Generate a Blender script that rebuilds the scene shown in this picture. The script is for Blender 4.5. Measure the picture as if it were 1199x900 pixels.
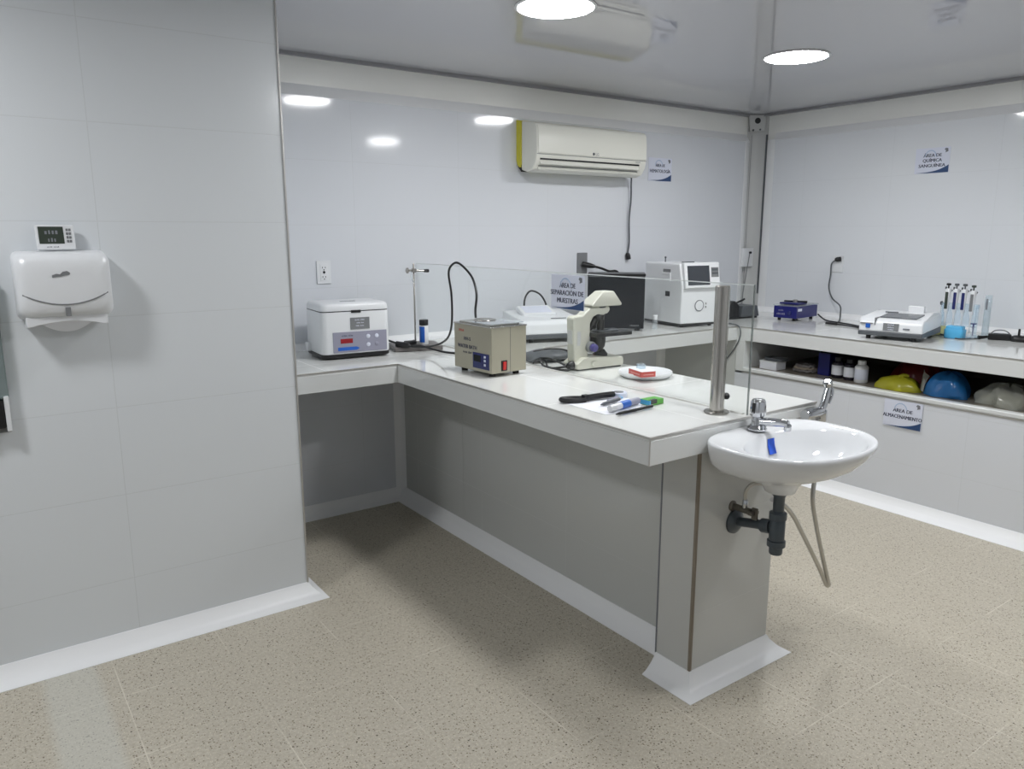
import bpy, bmesh, math, random
from mathutils import Vector, Matrix

# ------------------------------------------------------------------ scene, camera, world, exposure
scene = bpy.context.scene
COL = scene.collection
for o in list(bpy.data.objects):
    bpy.data.objects.remove(o)
PI = math.pi
rnd = random.Random(7)

cam_data = bpy.data.cameras.new('camera')
cam = bpy.data.objects.new('camera', cam_data)
COL.objects.link(cam)
cam_data.sensor_fit = 'HORIZONTAL'
cam_data.sensor_width = 36.0
cam_data.lens = 36.0 * 893.885 / 1199.0
cam_data.clip_start = 0.02
CAM_FWD = Vector((0.57253774, 0.79624421, -0.19543718))
CAM_RIGHT = Vector((0.81176916, -0.58397736, -0.00112623))
CAM_UP = Vector((0.11502764, 0.15800507, 0.98071558))
cm = Matrix((CAM_RIGHT, CAM_UP, -CAM_FWD)).transposed().to_4x4()
cm.translation = Vector((-1.5944, -1.5230, 1.4925))
cam.matrix_world = cm
scene.camera = cam

LAMP_STRENGTH = 75.0
LAMP_COLOR = (0.975, 0.985, 1.0)
world = bpy.data.worlds.new('world')
scene.world = world
world.use_nodes = True
world.node_tree.nodes['Background'].inputs['Color'].default_value = (0.9, 0.95, 1.0, 1)
world.node_tree.nodes['Background'].inputs['Strength'].default_value = 0.0

scene.view_settings.view_transform = 'Standard'
scene.view_settings.look = 'None'
scene.view_settings.exposure = 0.0
scene.view_settings.gamma = 1.0
scene.view_settings.use_curve_mapping = False
scene.cycles.max_bounces = 12
scene.cycles.transparent_max_bounces = 16
scene.cycles.sample_clamp_indirect = 6.0
scene.cycles.caustics_reflective = False
scene.cycles.caustics_refractive = False

# ------------------------------------------------------------------ materials
def lin(c):
    def f(v):
        v = v / 255.0
        return v / 12.92 if v <= 0.04045 else ((v + 0.055) / 1.055) ** 2.4
    return (f(c[0]), f(c[1]), f(c[2]), 1.0)

def mat(name, rgb, rough=0.4, metal=0.0, spec=0.5, coat=0.0, noise=0.0):
    m = bpy.data.materials.new(name)
    m.use_nodes = True
    nt = m.node_tree
    b = nt.nodes['Principled BSDF']
    b.inputs['Base Color'].default_value = lin(rgb)
    b.inputs['Roughness'].default_value = rough
    b.inputs['Metallic'].default_value = metal
    b.inputs['Specular IOR Level'].default_value = spec
    b.inputs['Coat Weight'].default_value = coat
    # a faint procedural variation so no surface is perfectly even
    n = nt.nodes.new('ShaderNodeTexNoise'); n.inputs['Scale'].default_value = 35.0
    r = nt.nodes.new('ShaderNodeMapRange')
    r.inputs['To Min'].default_value = max(0.0, rough - 0.012 - noise)
    r.inputs['To Max'].default_value = min(1.0, rough + 0.012 + noise)
    nt.links.new(n.outputs['Fac'], r.inputs['Value'])
    nt.links.new(r.outputs['Result'], b.inputs['Roughness'])
    return m

def emis(name, rgb, strength):
    m = bpy.data.materials.new(name)
    m.use_nodes = True
    nt = m.node_tree
    nt.nodes.clear()
    e = nt.nodes.new('ShaderNodeEmission'); o = nt.nodes.new('ShaderNodeOutputMaterial')
    e.inputs['Color'].default_value = (*rgb, 1); e.inputs['Strength'].default_value = strength
    nt.links.new(e.outputs[0], o.inputs[0])
    return m

def clear(name, rgb=(1, 1, 1), body=0.08, tint=(0.8, 0.9, 0.95), rough=0.02):
    """thin clear plastic or glass: transparent, a little milky, glossy at grazing angles"""
    m = bpy.data.materials.new(name)
    m.use_nodes = True
    nt = m.node_tree
    nt.nodes.clear()
    out = nt.nodes.new('ShaderNodeOutputMaterial')
    tr = nt.nodes.new('ShaderNodeBsdfTransparent'); tr.inputs['Color'].default_value = (*rgb, 1)
    df = nt.nodes.new('ShaderNodeBsdfDiffuse'); df.inputs['Color'].default_value = (*tint, 1)
    gl = nt.nodes.new('ShaderNodeBsdfGlossy'); gl.inputs['Roughness'].default_value = rough
    fr = nt.nodes.new('ShaderNodeFresnel'); fr.inputs['IOR'].default_value = 1.35
    ge = nt.nodes.new('ShaderNodeNewGeometry')
    iv = nt.nodes.new('ShaderNodeMath'); iv.operation = 'SUBTRACT'; iv.inputs[0].default_value = 1.0
    ml = nt.nodes.new('ShaderNodeMath'); ml.operation = 'MULTIPLY'
    nt.links.new(ge.outputs['Backfacing'], iv.inputs[1])
    nt.links.new(fr.outputs[0], ml.inputs[0]); nt.links.new(iv.outputs[0], ml.inputs[1])
    mx = nt.nodes.new('ShaderNodeMixShader'); mx.inputs['Fac'].default_value = body
    m2 = nt.nodes.new('ShaderNodeMixShader')
    nt.links.new(tr.outputs[0], mx.inputs[1]); nt.links.new(df.outputs[0], mx.inputs[2])
    nt.links.new(ml.outputs[0], m2.inputs['Fac'])
    nt.links.new(mx.outputs[0], m2.inputs[1]); nt.links.new(gl.outputs[0], m2.inputs[2])
    nt.links.new(m2.outputs[0], out.inputs[0])
    return m

def grid_nodes(nt, axis_u, u0, w, axis_v, v0, h, grout):
    """factor 1 on the joint lines of a tile grid laid out in world metres"""
    L = nt.links
    geo = nt.nodes.new('ShaderNodeNewGeometry')
    sep = nt.nodes.new('ShaderNodeSeparateXYZ')
    L.new(geo.outputs['Position'], sep.inputs[0])
    def line(axis, o, size):
        s = nt.nodes.new('ShaderNodeMath'); s.operation = 'SUBTRACT'; s.inputs[1].default_value = o
        L.new(sep.outputs[axis], s.inputs[0])
        d = nt.nodes.new('ShaderNodeMath'); d.operation = 'PINGPONG'; d.inputs[1].default_value = size / 2
        a = nt.nodes.new('ShaderNodeMath'); a.operation = 'ADD'; a.inputs[1].default_value = 100 * size
        L.new(s.outputs[0], a.inputs[0]); L.new(a.outputs[0], d.inputs[0])
        r = nt.nodes.new('ShaderNodeMapRange')
        r.inputs['From Min'].default_value = grout * 0.35; r.inputs['From Max'].default_value = grout * 0.7
        r.inputs['To Min'].default_value = 1.0; r.inputs['To Max'].default_value = 0.0
        L.new(d.outputs[0], r.inputs['Value'])
        return r.outputs['Result']
    mx = nt.nodes.new('ShaderNodeMath'); mx.operation = 'MAXIMUM'
    L.new(line(axis_u, u0, w), mx.inputs[0]); L.new(line(axis_v, v0, h), mx.inputs[1])
    return mx.outputs[0], geo

def tile_mat(name, axis_u, u0, w, v0, h, rgb=(217, 220, 225), joint=(206, 209, 213), rough=0.08, grout=0.0028, axis_v='Z', spec=0.5):
    m = bpy.data.materials.new(name)
    m.use_nodes = True
    nt = m.node_tree; L = nt.links
    b = nt.nodes['Principled BSDF']
    fac, geo = grid_nodes(nt, axis_u, u0, w, axis_v, v0, h, grout)
    mix = nt.nodes.new('ShaderNodeMix'); mix.data_type = 'RGBA'
    mix.inputs['A'].default_value = lin(rgb); mix.inputs['B'].default_value = lin(joint)
    L.new(fac, mix.inputs['Factor']); L.new(mix.outputs['Result'], b.inputs['Base Color'])
    bump = nt.nodes.new('ShaderNodeBump'); bump.inputs['Strength'].default_value = 0.25
    bump.inputs['Distance'].default_value = 0.0012; bump.invert = True
    L.new(fac, bump.inputs['Height']); L.new(bump.outputs[0], b.inputs['Normal'])
    mr = nt.nodes.new('ShaderNodeMapRange'); mr.inputs['To Min'].default_value = rough; mr.inputs['To Max'].default_value = 0.5
    L.new(fac, mr.inputs['Value']); L.new(mr.outputs['Result'], b.inputs['Roughness'])
    b.inputs['Specular IOR Level'].default_value = spec
    return m

def floor_mat():
    m = bpy.data.materials.new('terrazzo')
    m.use_nodes = True
    nt = m.node_tree; L = nt.links
    b = nt.nodes['Principled BSDF']
    fac, geo = grid_nodes(nt, 'X', -0.244, 0.355, 'Y', 0.0, 0.352, 0.0035)
    def vor(scale, lo, hi):
        v = nt.nodes.new('ShaderNodeTexVoronoi'); v.inputs['Scale'].default_value = scale
        L.new(geo.outputs['Position'], v.inputs['Vector'])
        hsh = nt.nodes.new('ShaderNodeSeparateColor'); L.new(v.outputs['Color'], hsh.inputs[0])
        size = nt.nodes.new('ShaderNodeMapRange')
        size.inputs['From Min'].default_value = lo; size.inputs['From Max'].default_value = 1.0
        size.inputs['To Min'].default_value = 0.0; size.inputs['To Max'].default_value = hi
        L.new(hsh.outputs[0], size.inputs['Value'])
        lt = nt.nodes.new('ShaderNodeMath'); lt.operation = 'LESS_THAN'
        L.new(v.outputs['Distance'], lt.inputs[0]); L.new(size.outputs['Result'], lt.inputs[1])
        return lt.outputs[0], hsh.outputs[1]
    def mixc(a, bcol, f):
        x = nt.nodes.new('ShaderNodeMix'); x.data_type = 'RGBA'
        if isinstance(a, tuple): x.inputs['A'].default_value = a
        else: L.new(a, x.inputs['A'])
        if isinstance(bcol, tuple): x.inputs['B'].default_value = bcol
        else: L.new(bcol, x.inputs['B'])
        if isinstance(f, float): x.inputs['Factor'].default_value = f
        else: L.new(f, x.inputs['Factor'])
        return x.outputs['Result']
    n1 = nt.nodes.new('ShaderNodeTexNoise'); n1.inputs['Scale'].default_value = 1.6; n1.inputs['Detail'].default_value = 3
    L.new(geo.outputs['Position'], n1.inputs['Vector'])
    base = mixc(lin((188, 181, 166)), lin((199, 193, 179)), n1.outputs['Fac'])
    n2 = nt.nodes.new('ShaderNodeTexNoise'); n2.inputs['Scale'].default_value = 95; n2.inputs['Detail'].default_value = 2
    L.new(geo.outputs['Position'], n2.inputs['Vector'])
    r2 = nt.nodes.new('ShaderNodeMapRange'); r2.inputs['From Min'].default_value = 0.35; r2.inputs['From Max'].default_value = 0.65
    L.new(n2.outputs['Fac'], r2.inputs['Value'])
    base2 = mixc(base, lin((180, 172, 155)), r2.outputs['Result'])
    s0, h0 = vor(230, 0.35, 0.5)
    c0 = mixc(base2, lin((210, 203, 186)), s0)
    s1, h1 = vor(150, 0.48, 0.44)
    c1 = mixc(c0, lin((126, 115, 97)), s1)
    s2, h2 = vor(80, 0.66, 0.25)
    c2 = mixc(c1, lin((82, 73, 61)), s2)
    # joints: pale, worn away here and there
    n3 = nt.nodes.new('ShaderNodeTexNoise'); n3.inputs['Scale'].default_value = 3.2
    L.new(geo.outputs['Position'], n3.inputs['Vector'])
    r3 = nt.nodes.new('ShaderNodeMapRange'); r3.inputs['From Min'].default_value = 0.42; r3.inputs['From Max'].default_value = 0.62
    r3.inputs['To Max'].default_value = 0.8
    L.new(n3.outputs['Fac'], r3.inputs['Value'])
    mu = nt.nodes.new('ShaderNodeMath'); mu.operation = 'MULTIPLY'
    L.new(fac, mu.inputs[0]); L.new(r3.outputs['Result'], mu.inputs[1])
    c3 = mixc(c2, lin((216, 210, 196)), mu.outputs[0])
    # a worn greyish strip beside the wall at the left
    sep = nt.nodes.new('ShaderNodeSeparateXYZ'); L.new(geo.outputs['Position'], sep.inputs[0])
    def band(sock, lo, hi, soft):
        a = nt.nodes.new('ShaderNodeMapRange'); a.inputs['From Min'].default_value = lo - soft; a.inputs['From Max'].default_value = lo + soft
        c = nt.nodes.new('ShaderNodeMapRange'); c.inputs['From Min'].default_value = hi - soft; c.inputs['From Max'].default_value = hi + soft
        c.inputs['To Min'].default_value = 1; c.inputs['To Max'].default_value = 0
        L.new(sock, a.inputs['Value']); L.new(sock, c.inputs['Value'])
        k = nt.nodes.new('ShaderNodeMath'); k.operation = 'MULTIPLY'
        L.new(a.outputs['Result'], k.inputs[0]); L.new(c.outputs['Result'], k.inputs[1])
        return k.outputs[0]
    kk = nt.nodes.new('ShaderNodeMath'); kk.operation = 'MULTIPLY'; kk.inputs[1].default_value = 0.42
    L.new(band(sep.outputs['X'], -1.52, -1.36, 0.015), kk.inputs[0])
    c4 = mixc(c3, lin((205, 207, 200)), kk.outputs[0])
    L.new(c4, b.inputs['Base Color'])
    b.inputs['Roughness'].default_value = 0.42
    b.inputs['Specular IOR Level'].default_value = 0.35
    return m

M = {}
M['tile_left'] = tile_mat('wall_tile_left', 'X', -1.200, 0.638, 0.2628, 0.3166, rgb=(221, 225, 228), joint=(207, 211, 213), rough=0.16)
M['tile_back'] = tile_mat('wall_tile_back', 'X', 0.111, 0.638, 0.2628, 0.3166)
M['tile_right'] = tile_mat('wall_tile_right', 'Y', 0.55, 0.638, 0.2628, 0.3166, rgb=(224, 227, 231), joint=(213, 216, 220))
M['tile_side'] = tile_mat('wall_tile_side', 'Y', 0.16, 0.638, 0.2628, 0.3166)
M['tile_counter'] = tile_mat('counter_tile', 'X', 0.30, 0.64, 1.16, 0.64, rgb=(224, 225, 222), joint=(212, 212, 209), rough=0.07, axis_v='Y')
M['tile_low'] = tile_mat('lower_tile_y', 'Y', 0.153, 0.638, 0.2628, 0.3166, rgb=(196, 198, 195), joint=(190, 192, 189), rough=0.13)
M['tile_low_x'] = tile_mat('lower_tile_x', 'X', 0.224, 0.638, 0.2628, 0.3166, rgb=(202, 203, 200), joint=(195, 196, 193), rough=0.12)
M['apron'] = mat('white_glazed_tile', (216, 218, 217), 0.10)
M['cove'] = mat('white_coving', (240, 241, 242), 0.42)
M['white_paint'] = mat('white_paint', (240, 240, 236), 0.3)
M['post_grey'] = mat('grey_paint', (196, 197, 196), 0.4)
M['strip_grey'] = mat('grey_strip', (150, 150, 153), 0.5)
M['ceiling'] = mat('ceiling_panel', (192, 193, 198), 0.022, spec=1.0, noise=-0.008)
M['floor'] = floor_mat()
M['alu'] = mat('aluminium_edge', (196, 194, 190), 0.34, 0.8)
M['steel'] = mat('brushed_steel', (184, 181, 175), 0.24, 1.0)
M['chrome'] = mat('chrome', (205, 207, 210), 0.06, 1.0)
M['braid'] = mat('braided_steel', (190, 187, 180), 0.32, 0.9)
M['dull_metal'] = mat('dull_metal', (120, 116, 108), 0.4, 0.9)
M['plastic_white'] = mat('white_plastic', (226, 228, 230), 0.28)
M['plastic_cream'] = mat('cream_plastic', (222, 222, 213), 0.33)
M['enamel'] = mat('ivory_enamel', (206, 205, 192), 0.3)
M['beige'] = mat('beige_powder_coat', (166, 162, 144), 0.42)
M['black'] = mat('black_plastic', (22, 22, 24), 0.35)
M['black_gloss'] = mat('glossy_black', (22, 24, 29), 0.12, spec=0.2)
M['rubber'] = mat('black_rubber', (26, 26, 27), 0.6)
M['grey_dark'] = mat('dark_grey_plastic', (84, 88, 92), 0.4)
M['grey_mid'] = mat('mid_grey_plastic', (122, 124, 126), 0.4)
M['slate'] = mat('grey_slate', (108, 104, 102), 0.45)
M['pvc'] = mat('grey_pvc', (70, 78, 84), 0.38)
M['lilac'] = mat('lilac_grey_panel', (150, 150, 166), 0.35)
M['navy'] = mat('navy_plastic', (28, 36, 96), 0.35)
M['navy_metal'] = mat('navy_enamel', (24, 28, 104), 0.3)
M['blue'] = mat('blue_plastic', (32, 96, 190), 0.35)
M['blue_bright'] = mat('bright_blue_plastic', (40, 92, 214), 0.4)
M['sky'] = mat('sky_blue_plastic', (84, 176, 222), 0.4)
M['green'] = mat('green_card', (92, 168, 70), 0.45)
M['red'] = mat('red_plastic', (206, 44, 40), 0.3)
M['red_dark'] = mat('dark_red_display', (120, 28, 38), 0.15)
M['red_card'] = mat('red_card', (196, 74, 66), 0.5)
M['sealant'] = mat('grey_sealant', (206, 206, 202), 0.5)
M['red_band'] = mat('pale_red_print', (224, 160, 150), 0.5)
M['shelf_shade'] = mat('painted_shelf_shade', (92, 84, 74), 0.6)  # dark brown colour stands in for the shade inside the open shelf
M['shelf_tile_shaded'] = mat('shade_toned_shelf_tile', (150, 144, 132), 0.2)  # shelf floor tile toned down, interior shade put into its colour
M['yellow'] = mat('yellow_foam', (206, 198, 66), 0.6)
M['yellow_pale'] = mat('pale_yellow_plastic', (226, 224, 150), 0.45)
M['lcd'] = mat('grey_green_lcd', (58, 66, 58), 0.14)
M['screen'] = mat('dark_screen', (62, 66, 72), 0.10)
M['ink'] = mat('printed_ink', (58, 62, 84), 0.6)
M['ink_grey'] = mat('grey_print', (120, 122, 128), 0.6)
M['paper'] = mat('white_paper', (232, 234, 240), 0.7)
M['sign'] = mat('sign_card', (216, 220, 234), 0.4)
M['swoosh'] = mat('sign_blue', (44, 72, 116), 0.4)
M['swoosh_pale'] = mat('sign_pale_blue', (170, 190, 216), 0.4)
M['porcelain'] = mat('white_porcelain', (224, 226, 228), 0.07)
M['brown'] = mat('brown_grout', (132, 122, 108), 0.6)
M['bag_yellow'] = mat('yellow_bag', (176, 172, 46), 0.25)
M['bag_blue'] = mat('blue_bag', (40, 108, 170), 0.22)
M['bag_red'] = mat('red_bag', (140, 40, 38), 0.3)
M['bottle_dark'] = mat('dark_bottle', (36, 32, 44), 0.25)
M['purple'] = mat('purple_knob', (72, 66, 132), 0.35)
M['glass'] = clear('clear_glass', (0.985, 0.995, 0.99), 0.012, (0.9, 0.95, 0.95))
M['glass_edge'] = clear('glass_edge', (0.9, 0.94, 0.93), 0.75, (0.93, 0.96, 0.95))
M['glass_dark_edge'] = clear('glass_end', (0.55, 0.58, 0.57), 0.3, (0.4, 0.43, 0.42))
M['acrylic'] = clear('acrylic', (0.9, 0.95, 0.98), 0.14, (0.75, 0.86, 0.95))
M['clear_plastic'] = clear('clear_plastic', (0.93, 0.96, 0.97), 0.2, (0.82, 0.86, 0.9))
M['bag_clear'] = clear('clear_bag', (0.88, 0.9, 0.86), 0.35, (0.75, 0.76, 0.7), 0.12)
M['smoke'] = clear('smoked_plastic', (0.50, 0.58, 0.57), 0.45, (0.42, 0.50, 0.50), 0.1)
M['lamp'] = emis('lamp_diffuser', LAMP_COLOR, LAMP_STRENGTH)
M['display_red'] = mat('red_led_window', (150, 24, 34), 0.12)

# ------------------------------------------------------------------ mesh helpers
class B:
    def __init__(s):
        s.bm = bmesh.new(); s.mats = []; s.cur = 0
    def use(s, m):
        if m not in s.mats: s.mats.append(m)
        s.cur = s.mats.index(m); return s
    def _f(s, vs):
        try:
            f = s.bm.faces.new(vs); f.material_index = s.cur; return f
        except ValueError:
            return None
    def box(s, x0, x1, y0, y1, z0, z1, rot=None, piv=None):
        c = [Vector((x, y, z)) for z in (z0, z1) for y in (y0, y1) for x in (x0, x1)]
        if rot is not None:
            p = Vector(piv) if piv else Vector(((x0 + x1) / 2, (y0 + y1) / 2, (z0 + z1) / 2))
            c = [p + rot @ (v - p) for v in c]
        v = [s.bm.verts.new(k) for k in c]
        for q in ((0, 2, 3, 1), (4, 5, 7, 6), (0, 1, 5, 4), (2, 6, 7, 3), (0, 4, 6, 2), (1, 3, 7, 5)):
            s._f([v[i] for i in q])
        return s
    def prism(s, pts, axis, a, b):
        """polygon pts in the two other axes, extruded along axis from a to b"""
        def P(u, w, t):
            return {'X': (t, u, w), 'Y': (u, t, w), 'Z': (u, w, t)}[axis]
        lo = [s.bm.verts.new(P(u, w, a)) for u, w in pts]
        hi = [s.bm.verts.new(P(u, w, b)) for u, w in pts]
        n = len(pts)
        s._f(lo[::-1]); s._f(hi)
        for i in range(n):
            s._f([lo[i], lo[(i + 1) % n], hi[(i + 1) % n], hi[i]])
        return s
    def lathe(s, prof, c=(0, 0, 0), n=32, axis='Z', rot=None):
        rings = []
        for r, z in prof:
            ring = []
            for k in range(n):
                a = 2 * PI * k / n
                p = Vector((r * math.cos(a), r * math.sin(a), z))
                if axis == 'Y': p = Vector((p.x, -p.z, p.y))
                elif axis == 'X': p = Vector((p.z, p.y, -p.x))
                if rot is not None: p = rot @ p
                ring.append(s.bm.verts.new(Vector(c) + p))
            rings.append(ring)
        for a, b in zip(rings, rings[1:]):
            for k in range(n):
                s._f([a[k], a[(k + 1) % n], b[(k + 1) % n], b[k]])
        s._f(rings[0][::-1]); s._f(rings[-1])
        return s
    def cyl(s, c, r, h, axis='Z', n=24, r2=None):
        return s.lathe([(r, 0), (r if r2 is None else r2, h)], c, n, axis)
    def tube(s, pts, r, n=8, smooth=6, closed=False):
        P = [Vector(p) for p in pts]
        if smooth > 1 and len(P) > 2:
            Q = []
            for i in range(len(P) - 1):
                p0 = P[max(i - 1, 0)]; p1 = P[i]; p2 = P[i + 1]; p3 = P[min(i + 2, len(P) - 1)]
                for k in range(smooth):
                    t = k / smooth
                    Q.append(0.5 * ((2 * p1) + (p2 - p0) * t + (2 * p0 - 5 * p1 + 4 * p2 - p3) * t * t + (3 * p1 - p0 - 3 * p2 + p3) * t ** 3))
            Q.append(P[-1]); P = Q
        up = Vector((0.123, 0.31, 0.94)).normalized(); rings = []; nrm = None
        for i, p in enumerate(P):
            d = (P[min(i + 1, len(P) - 1)] - P[max(i - 1, 0)])
            if d.length < 1e-9: d = Vector((0, 0, 1))
            d.normalize()
            if nrm is None:
                nrm = d.cross(up)
                if nrm.length < 1e-3: nrm = d.cross(Vector((1, 0, 0)))
            else:
                nrm = nrm - d * nrm.dot(d)
            nrm.normalize(); bn = d.cross(nrm)
            rr = r(i / (len(P) - 1)) if callable(r) else r
            rings.append([s.bm.verts.new(p + nrm * rr * math.cos(2 * PI * k / n) + bn * rr * math.sin(2 * PI * k / n)) for k in range(n)])
        for a, b in zip(rings, rings[1:]):
            for k in range(n):
                s._f([a[k], a[(k + 1) % n], b[(k + 1) % n], b[k]])
        s._f(rings[0][::-1]); s._f(rings[-1])
        return s
    def loft(s, rings, cap=(True, True)):
        R = [[s.bm.verts.new(p) for p in ring] for ring in rings]
        n = len(R[0])
        for a, b in zip(R, R[1:]):
            for k in range(n):
                s._f([a[k], a[(k + 1) % n], b[(k + 1) % n], b[k]])
        if cap[0]: s._f(R[0][::-1])
        if cap[1]: s._f(R[-1])
        return s

def finish(name, b, m=None, parent=None, bevel=0.0, seg=2, smooth=True, angle=38, subsurf=0):
    bm = b.bm
    bmesh.ops.recalc_face_normals(bm, faces=bm.faces)
    me = bpy.data.meshes.new(name)
    if smooth:
        for f in bm.faces: f.smooth = True
        for e in bm.edges:
            if len(e.link_faces) == 2 and e.calc_face_angle(0) > math.radians(angle): e.smooth = False
    bm.to_mesh(me); bm.free()
    for k in (b.mats or [m]): me.materials.append(k)
    o = bpy.data.objects.new(name, me)
    COL.objects.link(o)
    if parent is not None: o.parent = parent
    if bevel:
        md = o.modifiers.new('bevel', 'BEVEL'); md.width = bevel; md.segments = seg; md.limit_method = 'ANGLE'
        md.angle_limit = math.radians(35); md.harden_normals = True
    if subsurf:
        md = o.modifiers.new('sub', 'SUBSURF'); md.levels = subsurf; md.render_levels = subsurf
    return o

def tag(o, label, cat, group=None):
    o['label'] = label; o['category'] = cat
    if group: o['group'] = group
    return o

def thing(name, label, cat, loc=(0, 0, 0), rz=0.0, group=None):
    o = bpy.data.objects.new(name, None)
    o.empty_display_size = 0.05
    COL.objects.link(o)
    o.location = loc; o.rotation_euler = (0, 0, math.radians(rz))
    return tag(o, label, cat, group)

def struct(name, b, m=None, bevel=0.0, **k):
    o = finish(name, b, m, None, bevel, **k)
    o['kind'] = 'structure'
    return o

def copy_tree(o, parent=None):
    c = o.copy(); COL.objects.link(c)
    if parent is not None: c.parent = parent
    for ch in list(o.children): copy_tree(ch, c)
    return c

def text(parent, lines, m, name='lettering', depth=0.0006, bold=0.0):
    """lines: (string, x centre, z baseline, height, y, xscale); letters stand in the local X-Z plane facing -Y"""
    bm = bmesh.new()
    if bold: lines = [(s_, x_ + k_ * h_ * .055, z_, h_, y_ - .00002 * (k_ + 1), q_) for s_, x_, z_, h_, y_, q_ in lines for k_ in (-1, 0, 1)]
    for s, x, z, h, y, xs in lines:
        if isinstance(s, int):
            w_ = h * .62 * xs; n_ = s; r_ = random.Random(n_ + int(h * 1e5))
            for i_ in range(n_):
                if n_ > 9 and i_ % 6 == 5: continue
                cx = x + (i_ - (n_ - 1) / 2) * w_; hh = h * r_.uniform(.6, .95); ww = w_ * r_.uniform(.22, .34)
                bm.faces.new([bm.verts.new((cx + a_ * ww, y, z + b_ * hh)) for a_, b_ in ((-1, 0), (1, 0), (1, 1), (-1, 1))])
            continue
        cu = bpy.data.curves.new('t', 'FONT'); cu.body = s; cu.size = 1.0; cu.align_x = 'CENTER'; cu.resolution_u = 2
        ob = bpy.data.objects.new('t', cu); COL.objects.link(ob)
        bpy.context.view_layer.update()
        me = bpy.data.meshes.new_from_object(ob.evaluated_get(bpy.context.evaluated_depsgraph_get()))
        k = h / 0.72
        for v in me.vertices:
            v.co = Vector((x + v.co.x * k * xs, y, z + v.co.y * k))
        bm.from_mesh(me)
        bpy.data.objects.remove(ob); bpy.data.meshes.remove(me)
    me = bpy.data.meshes.new(name); bm.to_mesh(me); bm.free()
    me.materials.append(m)
    o = bpy.data.objects.new(name, me); COL.objects.link(o)
    o.parent = parent
    return o

# ------------------------------------------------------------------ room shell
YB, XR, ZC, XL, YL = 2.25, 3.375, 2.346, -0.557, 1.381
X0, Y0 = -3.05, -2.45
struct('floor', B().box(X0 - .1, XR + .15, Y0 - .1, YB + .2, -0.1, 0.0), M['floor'])
struct('ceiling', B().box(X0 - .1, XR + .15, Y0 - .1, YB + .2, ZC, ZC + 0.1), M['ceiling'])
# back wall: tiled part in front of the recessed frame rail
struct('wall_back', B().box(XL, 3.262, YB, YB + 0.12, 0, 2.147), M['tile_back'])
struct('wall_right', B().box(XR, XR + 0.12, Y0, 2.083, 0, 2.152), M['tile_right'])
struct('wall_left', B().box(X0, XL, YL, YB + 0.12, 0, ZC), M['tile_left'])
struct('wall_far_left', B().box(X0 - .12, X0, Y0, YB + .12, 0, ZC), M['tile_side'])
struct('wall_front', B().box(X0 - .12, XR + .12, Y0 - .12, Y0, 0, ZC), M['tile_back'])
# frame rails above the tiles
struct('trim_1', B().box(XL, 3.44, YB + .035, YB + .12, 2.14, ZC), M['white_paint'])
struct('trim_2', B().box(XR + .03, XR + .12, Y0, 2.33, 2.14, ZC), M['white_paint'])
def slope(pts, axis, a, b):
    return B().prism(pts, axis, a, b)
struct('trim_3', slope([(YB, 2.145), (YB + .012, 2.168), (YB + .035, 2.204), (YB + .05, 2.204), (YB + .05, 2.145)], 'Y' if False else 'X', XL, 3.30), M['cove'])
struct('trim_4', B().prism([(XR, 2.150), (XR + .012, 2.172), (XR + .03, 2.206), (XR + .05, 2.206), (XR + .05, 2.150)], 'Y', Y0, 2.10), M['cove'])
# grey strips between rail and ceiling
struct('trim_5', B().box(XL, 3.36, YB + .012, YB + .036, ZC - .016, ZC - .001), M['strip_grey'])
struct('trim_6', B().box(XR - .0, XR + .031, Y0, 2.20, ZC - .016, ZC - .001), M['strip_grey'])
# corner post with its two coves
struct('trim_7', B().prism([(3.30, 2.32), (3.30, 2.2855), (3.335, 2.284), (3.36, 2.275), (3.392, 2.235), (3.398, 2.168), (3.44, 2.168), (3.44, 2.32)], 'Z', 0, ZC), M['post_grey'])
struct('trim_8', B().prism([(3.250, 2.2485), (3.285, 2.252), (3.338, 2.281), (3.338, 2.30), (3.250, 2.30)], 'Z', 0.9, 2.16), M['cove'])
struct('trim_9', B().prism([(3.375, 2.081), (3.379, 2.11), (3.397, 2.166), (3.42, 2.166), (3.42, 2.081)], 'Z', 0.9, 2.16), M['cove'])
struct('trim_10', B().box(3.388, 3.397, 2.166, 2.176, 1.03, 2.20), M['grey_dark'])
struct('trim_11', B().box(3.3525, 3.3555, 2.2745, 2.2785, 0.92, 2.2), M['strip_grey'])
# steel corner casting with its round hole
cc = thing('corner_casting', 'grey steel corner block with round black hole atop the corner post', 'steel fitting', (3.352, 2.232, 2.225), -42)
finish('block', B().prism([(-.052, 0), (.052, 0), (.066, .118), (-.066, .118)], 'Y', -0.012, .03), M['post_grey'], cc, .004)
finish('hole', B().cyl((0, -0.0115, .075), .021, .003, 'Y', 24), M['black'], cc)
finish('bolt', B().cyl((-.03, -0.0115, .008), .008, .006, 'Y', 12), M['grey_dark'], cc)
finish('bolt', B().cyl((.02, -0.0115, .012), .007, .006, 'Y', 12), M['grey_dark'], cc)
# edge profile on the corner of the left wall
struct('trim_12', B().box(XL - .003, XL + .0035, YL - .0035, YL + .003, 0.06, ZC), M['alu'], .001)

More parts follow.
